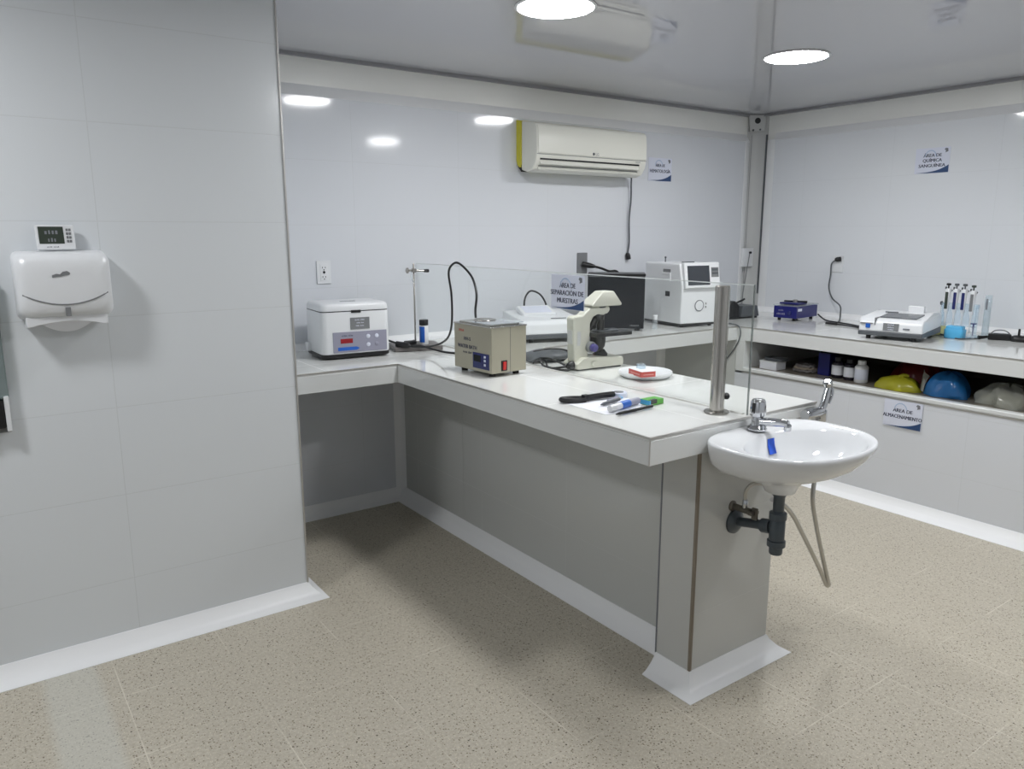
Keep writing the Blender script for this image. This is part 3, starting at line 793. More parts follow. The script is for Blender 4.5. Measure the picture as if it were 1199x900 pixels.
# ------------------------------------------------------------------ photometers
def photometer(name, label, loc, rz, w, d_, hf, hb, extra):
    t = thing(name, label, 'spectrophotometer', loc, rz)
    finish('base', B().prism([(-d_ / 2, .021), (-d_ / 2 - .004, .047), (d_ / 2, .058), (d_ / 2, .021)], 'X', -w / 2, w / 2), M['grey_dark'], t, .006, 3)
    finish('body', B().prism([(-d_ / 2 + .001, .044), (-d_ / 2 + .006, hf - .02), (-d_ / 2 + .03, hf), (d_ * .05, hf + .012), (d_ / 2 - .01, hb), (d_ / 2, hb - .02), (d_ / 2, .055)], 'X', -w / 2 + .002, w / 2 - .002), M['plastic_white'], t, .008, 3)
    for sx in (-1, 1):
        for sy in (-1, 1):
            finish('foot', B().cyl((sx * (w / 2 - .05), sy * (d_ / 2 - .03), .0005), .013, .023, 'Z', 14), M['rubber'], t)
    extra(t, w, d_, hf, hb)
    return t
def ex1(t, w, d_, hf, hb):
    rot = Matrix.Rotation(math.radians(14), 3, 'X')
    hd = finish('display_housing', B().box(-.125, .075, -.02, .125, hf + .012, hf + .040, rot, (0, .05, hf + .012)), M['plastic_white'], t, .008, 3)
    finish('display', B().box(-.105, .055, -.002, .105, hf + .039, hf + .0415, rot, (0, .05, hf + .012)), M['sign'], hd, .001)
    finish('shadow_gap', B().box(-.115, .065, -.0235, -.018, hf + .012, hf + .022, rot, (0, .05, hf + .012)), M['grey_dark'], hd)
    finish('sample_slot', B().box(.0, .09, -.135, -.128, hf + .0035, hf + .0068, Matrix.Rotation(math.radians(3), 3, 'X')), M['grey_mid'], t)
    finish('side_lip', B().box(-w / 2 - .012, -w / 2 + .004, -.05, .17, .06, hf - .015), M['plastic_white'], t, .006)
photometer('photometer', 'white benchtop photometer with grey base on the back counter behind the water bath', (1.084, 1.90, .9), -18, .365, .40, .120, .145, ex1)
cord('photometer',
     [(1.115, 2.12, 1.02), (1.125, 2.13, 1.095), (1.155, 2.14, 1.135), (1.19, 2.14, 1.148), (1.235, 2.12, 1.125), (1.262, 2.10, 1.07), (1.27, 2.10, 1.0)], .0058)
def ex2(t, w, d_, hf, hb):
    finish('display', B().box(-.075, .115, -.155 + .03, .03, hf + .002, hf + .0135, Matrix.Rotation(math.radians(4), 3, 'X')), M['screen'], t, .001)
    finish('sample_lid', B().prism([(-d_ / 2 + .012, hf - .012), (-d_ / 2 + .04, hf + .003), (.12, hf + .02), (.12, hf - .02)], 'X', -w / 2 - .003, -w / 2 + .085), M['plastic_white'], t, .005)
    finish('lid_gap', B().box(-w / 2 + .085, -w / 2 + .090, -d_ / 2 + .002, .1, hf - .035, hf + .006), M['grey_mid'], t)
    yf = -d_ / 2
    finish('window_recess', B().box(-.158, -.092, yf - .001, yf + .01, hf - .030, hf - .024), M['grey_mid'], t)
    finish('blue_badge', B().box(-.128, -.104, yf - .004, yf + .006, .062, hf - .028), M['blue'], t, .003)
    dp = finish('data_plate', B().box(-.035, .045, yf - .0015, yf + .012, .054, hf - .020), M['grey_mid'], t)
    text(dp, [(7, .005, .084, .008, yf - .002, 1), (8, .005, .070, .007, yf - .002, 1), (7, .005, .058, .007, yf - .002, 1)], M['sign'])
    finish('badge', B().box(.068, .102, yf - .001, yf + .012, .064, .072), M['ink_grey'], t)
    finish('printer_flap', B().box(.0, .085, .125, .16, hb - .01, hb + .035), M['plastic_white'], t, .004)
    finish('hinge_slot', B().box(-.10, -.03, .05, .056, hf + .012, hf + .022), M['grey_dark'], t)
    finish('side_fin', B().prism([(-d_ / 2 + .05, hf - .002), (d_ * .05, hf + .034), (d_ / 2 - .06, hf + .028), (d_ / 2 - .02, hf)], 'X', w / 2 - .035, w / 2 - .004), M['plastic_white'], t, .004)
photometer('spectrophotometer', 'white spectrophotometer with dark slanted display and grey base on the right counter', (2.755, .715, .9), -78, .335, .385, .115, .135, ex2)

# ------------------------------------------------------------------ black pouch and cable beside microscope
b = B()
prof_x = [(-.125, .012, .05), (-.11, .04, .082), (-.05, .052, .09), (.0, .050, .085), (.06, .042, .062), (.10, .028, .03), (.145, .014, .012), (.185, .010, .007)]
rings = []
for x, hh, hw in prof_x:
    ring = []
    for k in range(16):
        a_ = 2 * PI * k / 16
        ring.append(Vector((x + .006 * math.sin(3 * a_ + x * 40), hw * math.cos(a_) * (1 + .06 * math.sin(5 * a_ + 30 * x)), max(0.001, .5 * hh + .5 * hh * math.sin(a_) + (.004 * math.sin(a_ * 4 + 50 * x) if math.sin(a_) > 0 else 0)))))
    rings.append(ring)
b.loft(rings)
pz = thing('pouch', 'dark grey crumpled pouch lying flat between water bath and microscope', 'pouch', (.64, 1.265, .9), -16)
finish('bag', b, M['grey_dark'], pz, angle=75)
finish('strap', B().tube([(-.10, -.02, .050), (-.03, -.03, .058), (.05, -.01, .050), (.10, .0, .032)], .004, 6, 5), M['black'], pz)
cord('microscope',
     [(.520, 1.00, .920), (.482, 1.03, .912), (.482, 1.09, .9055), (.50, 1.13, .925), (.492, 1.15, .930), (.483, 1.13, .910), (.482, 1.06, .9065), (.488, 1.00, .9065), (.515, .985, .9065), (.520, 1.04, .925), (.505, 1.12, .940), (.492, 1.18, .930), (.490, 1.21, .908)], .0048)

# ------------------------------------------------------------------ microscope
m_ = thing('microscope', 'ivory laboratory microscope with black stage and purple focus knob behind the glass screen', 'microscope', (.675, 1.0, .9), -4)
finish('foot_base', B().prism([(-.125, .006), (-.135, .010), (-.135, .030), (-.095, .056), (-.03, .056), (.118, .046), (.124, .040), (.124, .006)], 'Y', -.052, .052), M['enamel'], m_, .005, 3)
finish('base_pad', B().box(-.120, .112, -.046, .046, .0005, .008), M['black'], m_)
armp = [(-.132, .035), (-.140, .225), (-.132, .236), (-.088, .238), (-.045, .272), (.058, .272), (.064, .255), (.050, .240), (.030, .236), (.030, .215), (.0, .240), (-.030, .228), (-.046, .200), (-.046, .160), (-.052, .09), (-.058, .045)]
finish('arm', B().prism(armp, 'Y', -.026, .026), M['enamel'], m_, .008, 3)
hd = finish('head', B().loft([[Vector((x, y, .274)) for x, y in ((-.050, -.044), (.112, -.044), (.112, .044), (-.050, .044))],
                              [Vector((x, y, .284)) for x, y in ((-.052, -.046), (.112, -.046), (.112, .046), (-.052, .046))],
                              [Vector((x, y, .338)) for x, y in ((.016, -.030), (.078, -.030), (.078, .030), (.016, .030))]]), M['enamel'], m_, .006, 3)
finish('neck_ring', B().lathe([(.030, .266), (.032, .276)], (.02, 0, 0), 24), M['black'], m_)
tu = finish('nosepiece', B().lathe([(.020, .0), (.027, .012), (.028, .024), (.022, .030)], (.018, 0, .210), 24), M['black'], m_)
finish('objective', B().lathe([(.012, -.050), (.016, -.046), (.018, -.036), (.018, -.01), (.020, 0)], (.024, -.006, .215), 16), M['black'], tu)
rt_ = Matrix.Rotation(math.radians(38), 3, 'Y')
finish('objective', B().lathe([(.010, -.055), (.014, -.045), (.016, -.03), (.016, 0)], (-.002, .0, .214), 16, 'Z', rt_), M['black'], tu)
st = finish('stage', B().box(-.046, .158, -.066, .066, .143, .160), M['black'], m_, .002)
finish('slide_holder', B().box(-.01, .10, -.04, .01, .160, .166).box(.01, .06, -.02, -.005, .166, .172), M['grey_dark'], st, .001)
finish('slide', B().box(.0, .075, -.012, .014, .1665, .1680), M['clear_plastic'], st)
finish('condenser', B().lathe([(.018, .07), (.026, .085), (.033, .095), (.036, .12), (.036, .147)], (.015, 0, 0), 22), M['black'], m_)
finish('illuminator', B().lathe([(.034, .046), (.034, .060), (.026, .070), (.020, .078)], (.03, 0, 0), 24), M['black'], m_)
kn = finish('focus_knob', B().lathe([(.022, .0), (.025, .004), (.025, .020), (.021, .024)], (-.05, -.026, .098), 24, 'Y'), M['grey_mid'], m_)
finish('fine_knob', B().lathe([(.015, .0), (.017, .002), (.017, .018), (.013, .021)], (-.05, -.049, .098), 22, 'Y'), M['purple'], kn)
finish('focus_knob', B().lathe([(.021, .0), (.025, .004), (.025, .022), (.022, .026)], (-.05, .052, .098), 24, 'Y'), M['grey_mid'], m_)
finish('rear_label', B().box(-.1405, -.134, -.016, .016, .115, .175), M['post_grey'], m_)
finish('badge', B().box(-.118, -.1, -.0275, -.025, .108, .170), M['post_grey'], m_)
finish('base_dial', B().lathe([(.012, 0), (.013, .004), (.010, .010)], (-.045, -.0515, .027), 18, 'Y'), M['enamel'], m_)
finish('plug', B().lathe([(.020, 0), (.018, .018), (.008, .03)], (-.134, -.018, .022), 16, 'X', Matrix.Rotation(PI, 3, 'Z')), M['black'], m_)

# ------------------------------------------------------------------ glossy black box
pc = thing('black_appliance', 'large glossy black box with short feet on the back counter behind the microscope', 'appliance', (1.70, 1.955, .9), -43)
finish('case', B().box(-.172, .172, -.10, .10, .015, .335), M['black_gloss'], pc, .004)
finish('top_cover', B().box(-.175, .175, -.103, .103, .333, .346), M['black'], pc, .003)
finish('top_edge', B().box(-.168, .170, -.1045, -.1025, .328, .331), M['grey_mid'], pc)
for sx in (-1, 1):
    for sy in (-1, 1):
        finish('foot', B().cyl((sx * .135, sy * .075, .0005), .014, .016, 'Z', 14), M['rubber'], pc)
text(pc, [(7, .115, .030, .012, -.1008, 1.1)], M['grey_mid'])

# ------------------------------------------------------------------ haematology analyser and vial
ha = thing('blood_analyser', 'tall white blood analyser with slanted touch screen in the far corner of the back counter', 'blood analyser', (2.235, 1.915, .9), -9)
w, dd, h = .285, .385, .40
finish('base', B().box(-w / 2 + .006, w / 2 - .006, -dd / 2 + .006, dd / 2, .010, .024), M['black'], ha)
finish('body', B().prism([(-dd / 2, .022), (-dd / 2 - .002, .25), (-dd / 2 + .03, h), (dd / 2, h), (dd / 2, .022)], 'X', -w / 2, w / 2), M['plastic_white'], ha, .010, 3)
rot = Matrix.Rotation(math.radians(-9), 3, 'X')
piv = (0, -dd / 2, .25)
bz = finish('bezel', B().box(-w / 2 + .012, w / 2 + .008, -dd / 2 - .022, -dd / 2 + .012, .242, .405, rot, piv), M['plastic_white'], ha, .008, 3)
finish('touch_screen', B().box(-w / 2 + .034, .066, -dd / 2 - .0235, -dd / 2 - .018, .262, .384, rot, piv), M['screen'], bz, .001)
kp = finish('keypad', B().box(.080, .140, -dd / 2 - .0232, -dd / 2 - .018, .310, .372, rot, piv), M['grey_mid'], bz, .001)
finish('key_row', B().box(.086, .134, -dd / 2 - .0238, -dd / 2 - .0225, .350, .364, rot, piv).box(.086, .134, -dd / 2 - .0238, -dd / 2 - .0225, .328, .340, rot, piv), M['grey_dark'], kp)
finish('side_handle', B().box(-w / 2 - .002, -w / 2 + .004, -.075, .0, .340, .362), M['grey_mid'], ha, .002)
finish('handle_lip', B().box(-w / 2 - .008, -w / 2 + .002, -.080, .004, .325, .341).box(-w / 2 - .006, -w / 2 + .002, -.080, -.068, .285, .33), M['plastic_white'], ha, .002)
finish('side_port', B().box(-w / 2 - .0015, -w / 2 + .004, -.075, -.03, .190, .222), M['black'], ha, .001)
finish('dial_ring', B().lathe([(.036, 0), (.036, .003), (.033, .004), (.032, .001), (.02, .001)], (.0, -dd / 2 - .0018, .135), 28, 'Y'), M['ink_grey'], ha)
finish('dial_face', B().lathe([(.031, .0025), (.02, .0035)], (.0, -dd / 2 - .0018, .135), 28, 'Y'), M['plastic_white'], ha)
finish('port_marks', B().box(.050, .058, -dd / 2 - .003, -dd / 2, .118, .130).box(.050, .058, -dd / 2 - .003, -dd / 2, .140, .152), M['grey_mid'], ha)
finish('top_hatch', B().box(-.03, .06, -.06, -.04, .399, .406), M['grey_dark'], ha, .001)
finish('foot', B().cyl((.11, -dd / 2 + .02, .0005), .012, .012, 'Z', 14), M['rubber'], ha)
finish('foot', B().cyl((-.11, -dd / 2 + .03, .0005), .012, .012, 'Z', 14), M['rubber'], ha)
finish('antenna', B().cyl((-.05, .10, .398), .004, .028, 'Z', 10).lathe([(.004, 0), (.008, .006), (.004, .012)], (-.05, .10, .424), 12), M['grey_dark'], ha)

vb = thing('vial', 'small white capped vial between the glossy black box and the blood analyser', 'bottle', (1.895, 1.805, .9))
finish('vial_body', B().lathe([(.014, .0005), (.0155, .003), (.0155, .05), (.012, .058), (.010, .062)], n=20), M['clear_plastic'], vb)
finish('cap', B().lathe([(.015, .058), (.015, .084), (.013, .086)], n=20), M['plastic_white'], vb)

# ------------------------------------------------------------------ black device in the corner
bd = thing('label_printer', 'small black desktop device right of the steel post in the corner', 'printer', (2.82, 1.93, .9), -8)
finish('case', B().prism([(-.02, .012), (.155, .012), (.135, .088), (-.005, .088)], 'Y', -.085, .085), M['grey_dark'], bd, .006, 3)
finish('cradle', B().prism([(-.135, .004), (-.02, .004), (-.02, .092), (-.06, .125), (-.095, .118), (-.135, .07)], 'Y', -.07, .06), M['black'], bd, .008, 3)
finish('lever', B().tube([(-.03, -.02, .10), (.02, -.02, .112), (.07, -.02, .130)], .007, 8, 4), M['black'], bd)
finish('foot_rail', B().box(-.12, .14, -.08, .08, .0005, .013), M['black'], bd, .003)
finish('handle', B().lathe([(.012, .10), (.016, .13), (.010, .155)], (-.085, -.02, 0), 16), M['black'], bd)

# ------------------------------------------------------------------ blue magnetic stirrer
bs = thing('magnetic_stirrer', 'navy blue box shaped stirrer with small feet on the right counter near the corner', 'magnetic stirrer', (3.085, 1.62, .9), -84)
w, dd, h = .168, .29, .098
finish('body', B().box(-w / 2, w / 2, -dd / 2, dd / 2, .018, h), M['navy_metal'], bs, .004)
finish('top_plate', B().box(-w / 2 - .004, w / 2 + .004, -dd / 2 - .004, dd / 2 + .004, h, h + .009), M['clear_plastic'], bs, .002)
tp = finish('platform', B().box(-.07, .07, -.10, .02, h + .010, h + .022), M['navy_metal'], bs, .004)
finish('cross_bar', B().tube([(-.075, -.02, h + .024), (.0, -.03, h + .026), (.085, -.01, h + .027)], .007, 8, 4), M['black'], tp)
finish('hub', B().lathe([(.018, h + .02), (.018, h + .036), (.010, h + .040)], (.01, -.03, 0), 18), M['steel'], tp)
for sx in (-1, 1):
    for sy in (-1, 1):
        finish('foot', B().cyl((sx * (w / 2 - .03), sy * (dd / 2 - .03), .0005), .011, .019, 'Z', 14), M['rubber'], bs)
finish('dial', B().lathe([(.014, 0), (.013, .010), (.010, .012)], (.035, -dd / 2 - .0005, .055), 18, 'Y'), M['navy'], bs)
finish('side_plate', B().box(w / 2 - .001, w / 2 + .0015, -.128, -.075, .066, .084), M['sign'], bs)
text(bs, [(7, -.03, .040, .014, -dd / 2 - .001, 1), (6, -.03, .066, .010, -dd / 2 - .001, 1)], M['lilac'])

# ------------------------------------------------------------------ pipette stand and pipettes
ps = thing('pipette_stand', 'clear acrylic pipette stand at the right end of the counter', 'pipette stand', (3.06, .535, .9), -90)
finish('base_plate', B().box(-.10, .10, -.06, .06, .001, .010), M['acrylic'], ps, .002)
for sx in (-1, 1):
    finish('upright', B().box(sx * .092 - .005, sx * .092 + .005, -.012, .012, .010, .185), M['acrylic'], ps, .002)
finish('hanger_bar', B().box(-.10, .10, -.020, .012, .165, .190), M['acrylic'], ps, .003)
finish('front_panel', B().box(-.095, .095, -.016, -.012, .06, .165), M['acrylic'], ps)
def pipette(label, grip, button, loc):
    t = thing('pipette', label, 'pipette', loc, -90, 'pipettes in the acrylic stand')
    finish('shaft', B().lathe([(.0025, 0), (.004, .02), (.006, .085), (.008, .10), (.009, .11)], (0, 0, 0), 14), M['plastic_white'], t)
    finish('handle', B().loft([[Vector((x, y, z)) for x, y in rr2(1, 1, .3)] and [Vector((x * sx, y * sy + oy, z)) for x, y in rr2(1, 1, .3)] for z, sx, sy, oy in ((.105, .018, .02, 0), (.12, .022, .024, 0), (.20, .024, .028, 0), (.235, .026, .034, .004), (.242, .02, .028, .004))]), M['plastic_white'], t, angle=60)
    finish('grip_strip', B().box(-.008, .008, -.0165, -.008, .125, .222), M[grip], t, .002)
    finish('finger_hook', B().box(-.008, .008, .010, .040, .224, .234), M['grey_dark'], t, .003)
    finish('ejector', B().box(-.014, -.008, -.012, .0, .238, .252), M['grey_dark'], t, .001)
    finish('plunger', B().lathe([(.004, .240), (.004, .258), (.012, .260), (.012, .270), (.009, .272)], (0, 0, 0), 16), M[button], t)
    return t
pipette('leftmost hanging pipette with dark green strip and black button', 'lcd', 'black', (3.045, .605, .930))
pipette('second hanging pipette from the left, navy strip, beside the green striped one', 'navy', 'grey_dark', (3.045, .560, .930))
pipette('third hanging pipette from the left, navy strip, next to the plain white one', 'navy', 'grey_dark', (3.045, .515, .930))
pipette('rightmost hanging pipette with pale strip beside the clear cylinder', 'grey_mid', 'lcd', (3.045, .468, .925))
tb = thing('tip_tray', 'bright sky blue pipette tip tray in front of the acrylic stand', 'tip tray', (2.96, .505, .9), -84)
finish('tray', B().loft([[Vector((x * k, y * k, z)) for x, y in rr2(.10, .075, .016)] for z, k in ((.001, .9), (.006, .97), (.048, 1.0), (.052, .97))]), M['sky'], tb, angle=60)
finish('tip_rack', B().loft([[Vector((x * k, y * k, z)) for x, y in rr2(.088, .062, .012)] for z, k in ((.050, 1.0), (.066, .98), (.070, .93))]), M['sky'], tb, angle=60)
yb_ = thing('tip_box', 'pale yellow small box behind the right end of the spectrophotometer', 'box', (3.03, .635, .9), -90)
finish('box_body', B().box(-.035, .035, -.03, .03, .001, .055), M['yellow_pale'], yb_, .005)
finish('box_lid', B().box(-.036, .036, -.031, .031, .055, .075), M['clear_plastic'], yb_, .005)
cy = thing('measuring_cylinder', 'tall clear measuring cylinder right of the hanging pipettes', 'measuring cylinder', (3.12, .415, .9))
finish('tube', B().lathe([(.018, .012), (.018, .235), (.021, .240), (.019, .2405), (.016, .236), (.016, .014)], n=24), M['clear_plastic'], cy)
finish('foot', B().lathe([(.032, .001), (.033, .006), (.022, .012), (.018, .016)], n=24), M['clear_plastic'], cy)
finish('graduations', B().loft([[Vector((-.0185 * math.cos(a_), .0185 * math.sin(a_), z)) for a_ in (-.3, 0, .3)] + [Vector((-.0182 * math.cos(a_), .0182 * math.sin(a_), z)) for a_ in (.3, 0, -.3)] for z in (.16, .22)]), M['ink_grey'], cy)
sy_ = thing('syringe', 'slim syringe with navy plunger standing before the measuring cylinder', 'syringe', (2.99, .425, .9))
finish('barrel', B().lathe([(.008, .001), (.010, .004), (.010, .066), (.016, .068), (.016, .071)], n=16), M['clear_plastic'], sy_)
finish('plunger', B().lathe([(.004, .02), (.004, .084), (.016, .085), (.016, .090)], n=16), M['navy'], sy_)
dr = thing('dropper', 'thin clear stick with a dark tip rising behind the spectrophotometer', 'dropper', (3.10, .66, .9))
finish('stem', B().lathe([(.012, .001), (.012, .006), (.003, .010), (.003, .172)], n=12), M['clear_plastic'], dr)
finish('tip', B().lathe([(.003, .168), (.008, .174), (.009, .184), (.005, .192)], n=14), M['grey_dark'], dr)
ad = thing('power_adapter', 'black box shaped power adapter right of the pipette stand', 'power adapter', (3.09, .325, .9), -66)
finish('brick', B().box(-.055, .055, -.028, .028, .001, .034), M['black'], ad, .004)
finish('coiled_wire', B().tube([(-.04, .0, .036), (-.02, .02, .050), (.02, .015, .052), (.045, -.005, .037), (.02, -.02, .036), (-.03, -.012, .036)], .0028, 6, 6), M['grey_dark'], ad)
finish('cable_end', B().tube([(-.055, .0, .014), (-.085, -.012, .010), (-.10, -.02, .009)], lambda t: .006 + .007 * t, 8, 4), M['black'], ad)
hb_ = thing('cable_hub', 'flat oval black gadget with short upright stub at the right photo edge', 'cable hub', (3.10, .225, .9), -80)
finish('dome', B().loft([[Vector((x * k, y * k, z)) for x, y in rr2(.10, .07, .033)] for z, k in ((.001, .92), (.010, 1.0), (.024, .9), (.032, .66), (.034, .4))]), M['black'], hb_, angle=70)
finish('stub', B().lathe([(.006, .03), (.006, .066), (.004, .070)], (-.008, 0, 0), 12), M['black'], hb_)
finish('lead', B().tube([(.03, .0, .026), (.06, .01, .06), (.10, .02, .105)], .005, 8, 4), M['grey_dark'], hb_)
cord('power_adapter',
     [(2.99, .60, .912), (3.0, .57, .9045), (2.96, .52, .9042), (2.92, .47, .9042), (2.95, .44, .9042), (3.03, .41, .9042), (3.065, .40, .910)], .0038, M['grey_dark'])

# ------------------------------------------------------------------ things on the peninsula
dh = thing('white_dish', 'round white turntable dish under the red box behind the glass screen', 'dish', (.690, .700, .9))
finish('plate', B().lathe([(.06, .001), (.095, .003), (.108, .012), (.112, .022), (.110, .026), (.104, .026), (.09, .023), (.0005, .022)], n=48), M['plastic_white'], dh)
rb = thing('slide_box', 'small red and white cardboard box lying on the white dish', 'box', (.615, .645, .9232), -14)
finish('box_body', B().box(-.033, .033, -.050, .050, .0, .022), M['red_card'], rb, .0008)
finish('box_top', B().box(-.0325, .0325, -.0495, .0495, .0215, .0235), M['paper'], rb)
finish('printed_band', B().box(-.0333, .0333, -.036, .036, .0085, .0115), M['red_band'], rb)
finish('printed_band', B().box(-.024, .024, -.0503, .0503, .0085, .0115), M['red_band'], rb)
cg = thing('cover_glass_pack', 'little clear block of cover glasses on top of the red box', 'glass block', (.625, .662, .947), -14)
finish('block', B().box(-.014, .014, -.016, .016, .0002, .020), M['clear_plastic'], cg, .001)
finish('sheets', B().box(-.011, .011, -.013, .013, .003, .017), M['acrylic'], cg)

pa = thing('paper_sheet', 'white sheet of paper under the pens on the peninsula top', 'paper', (.205, .405, .9))
finish('sheet', B().prism([(-.115, .115), (-.115, -.115), (.0, -.14), (.125, -.055), (.118, .10), (.02, .135)], 'Z', .0006, .0014), M['paper'], pa)
fb = thing('tourniquet', 'black rubber strap folded in a loop at the left end of the paper', 'strap', (.165, .470, .9015), 0)
finish('loop', B().tube([(-.005, .0, .009), (-.05, .015, .009), (-.078, .035, .010), (-.073, .052, .011), (-.035, .038, .012), (.0, .012, .012)], .0085, 8, 6), M['black'], fb)
finish('tail', B().tube([(.0, .012, .012), (.05, .008, .013), (.09, .0, .014), (.125, -.005, .014)], .011, 8, 5), M['black'], fb)
finish('buckle', B().box(-.012, .012, -.002, .018, .003, .026), M['black'], fb, .003)
def pen(name, label, cat, a_, b_, r, parts):
    a_ = Vector(a_); b_ = Vector(b_); d_ = (b_ - a_)
    t = thing(name, label, cat, a_)
    L_ = d_.length; q = d_.to_track_quat('Z', 'Y').to_matrix()
    for nm, f0, f1, rr0, rr1, mm in parts:
        finish(nm, B().lathe([(r * rr0, L_ * f0), (r * rr1, L_ * f1)], (0, 0, 0), 14, 'Z', q), M[mm], t)
    return t
pen('pen', 'slim black pen along the front edge of the paper', 'pen', (.103, .255, .9075), (.285, .268, .9085), .0058, [('tip', 0, .1, .3, .9, 'black'), ('barrel', .1, 1, .95, 1, 'black')])
pen('pen', 'short dark grey pen pointing towards the black strap', 'pen', (.155, .385, .9085), (.255, .400, .913), .0065, [('tip', 0, .15, .3, .9, 'grey_dark'), ('barrel', .15, 1, .95, 1, 'grey_dark')])
pen('marker', 'thick white and blue marker between pen and green box', 'marker', (.118, .300, .9155), (.285, .338, .9155), .0135, [('cap', 0, .36, .82, .92, 'plastic_white'), ('band', .36, .66, 1.0, 1.0, 'blue'), ('barrel', .66, 1.0, .95, .9, 'lilac')])
sb = thing('tape_roll', 'silver grey roll lying behind the blue marker', 'roll', (.325, .475, .9))
finish('roll', B().lathe([(.030, .001), (.031, .004), (.031, .016), (.029, .018), (.012, .018), (.011, .010)], n=28), M['sign'], sb)
finish('core', B().lathe([(.018, .0175), (.018, .0195), (.010, .0195)], n=24), M['grey_mid'], sb)
gb = thing('green_box', 'small green topped box at the right end of the pens', 'box', (.335, .318, .9), 2)
finish('box_body', B().box(-.036, .036, -.022, .022, .001, .020), M['green'], gb, .001)
finish('end_label', B().box(-.0365, -.028, -.0225, .0225, .003, .019), M['sky'], gb)
finish('box_tab', B().box(-.030, .002, -.0226, -.010, .006, .0205), M['lcd'], gb)
ls = thing('lancet', 'lilac plastic strip lying across the middle of the paper', 'lancet', (.255, .425, .902), 20)
finish('strip', B().box(-.035, .035, -.012, .012, .0005, .010), M['lilac'], ls, .002)
finish('tab', B().box(.035, .055, -.008, .008, .0005, .006), M['sky'], ls, .001)

# ------------------------------------------------------------------ washbasin
SX, SZ = .432, .868
sk = thing('washbasin', 'small white porcelain washbasin hung on the tiled end of the peninsula', 'washbasin', (SX, 0, SZ))
N = 72
def outline(a_w, back, front, k=1.0):
    cy_ = -.19
    ring = []
    for i in range(N):
        th_ = 2 * PI * i / N
        cx_, sn = math.cos(th_), math.sin(th_)
        x = a_w * math.copysign(abs(cx_) ** .86, cx_)
        if sn >= 0: y = cy_ + (back - cy_) * min(1.0, abs(sn) ** .5 * 1.04)
        else: y = cy_ + (front - cy_) * abs(sn) ** .92
        ring.append((x, y))
    return ring
def ring_at(pts, z, s, px, py, zb=0.0):
    return [Vector((px + (x - px) * s, py + (y - py) * s, z)) for x, y in pts]
OUT = outline(.268, -.002, -.400)
def ell(a_, b_, cx_, cy_, z):
    return [Vector((cx_ + a_ * math.cos(2 * PI * i / N), cy_ + b_ * math.sin(2 * PI * i / N), z)) for i in range(N)]
rings = [ell(.036, .036, -.02, -.165, -.172), ell(.046, .046, -.02, -.165, -.168), ell(.058, .055, -.02, -.165, -.146), ell(.085, .074, -.018, -.160, -.128)]
for z, s, py in ((-.113, .55, -.09), (-.096, .755, -.03), (-.070, .890, -.002), (-.036, .965, -.002), (-.014, .995, -.002), (-.004, 1.0, -.002)):
    rings.append(ring_at(OUT, z, s, -.004, py))
rings.append(ring_at(OUT, .003, .990, 0, -.19)); rings.append(ring_at(OUT, .003, .965, 0, -.19))
rings += [ell(.238, .150, 0, -.232, -.003), ell(.230, .144, 0, -.232, -.010), ell(.215, .132, 0, -.230, -.045), ell(.175, .106, 0, -.222, -.088), ell(.11, .066, -.006, -.205, -.112), ell(.045, .030, -.016, -.185, -.121), ell(.022, .02, -.02, -.178, -.123)]
finish('basin', B().loft(rings), M['porcelain'], sk, angle=80)
finish('drain_ring', B().lathe([(.024, -.122), (.024, -.119), (.012, -.1195)], (-.02, -.178, 0), 24), M['chrome'], sk)
finish('blue_sticker', B().loft([[Vector((x - k * .006, y, z)) for x in (.002, .036)] + [Vector((x - k * .006, y - .0008, z + .0008)) for x in (.036, .002)] for k, (y, z) in enumerate(((-.0925, -.022), (-.1005, -.043), (-.114, -.066)))]), M['blue_bright'], sk)

tp_ = thing('faucet', 'chrome single tap with ridged knob on the rim of the washbasin', 'faucet', (SX - .004, -.055, SZ + .004))
finish('base', B().lathe([(.030, .0005), (.031, .005), (.026, .012), (.022, .016)], n=28), M['chrome'], tp_)
finish('body', B().lathe([(.020, .012), (.018, .03), (.016, .044)], n=24), M['chrome'], tp_)
kb = B(); rk = []
for z, r in ((.042, .018), (.047, .024), (.060, .0245), (.092, .022), (.099, .018), (.101, .010)):
    rk.append([Vector((r * (1 + .05 * math.cos(8 * 2 * PI * i / 64)) * math.cos(2 * PI * i / 64), r * (1 + .05 * math.cos(8 * 2 * PI * i / 64)) * math.sin(2 * PI * i / 64), z)) for i in range(64)])
kb.loft(rk); finish('knob', kb, M['chrome'], tp_, angle=60)
finish('knob_inset', B().box(-.0255, -.018, -.006, .006, .056, .090), M['black'], tp_, .002)
finish('spout', B().tube([(.002, -.008, .026), (.010, -.045, .031), (.018, -.080, .034), (.022, -.098, .033)], lambda t: .0145 - .003 * t, 14, 6), M['chrome'], tp_)
finish('nozzle', B().lathe([(.010, .0), (.0115, .002), (.0115, .018), (.009, .022)], (.022, -.096, .012), 18), M['chrome'], tp_)

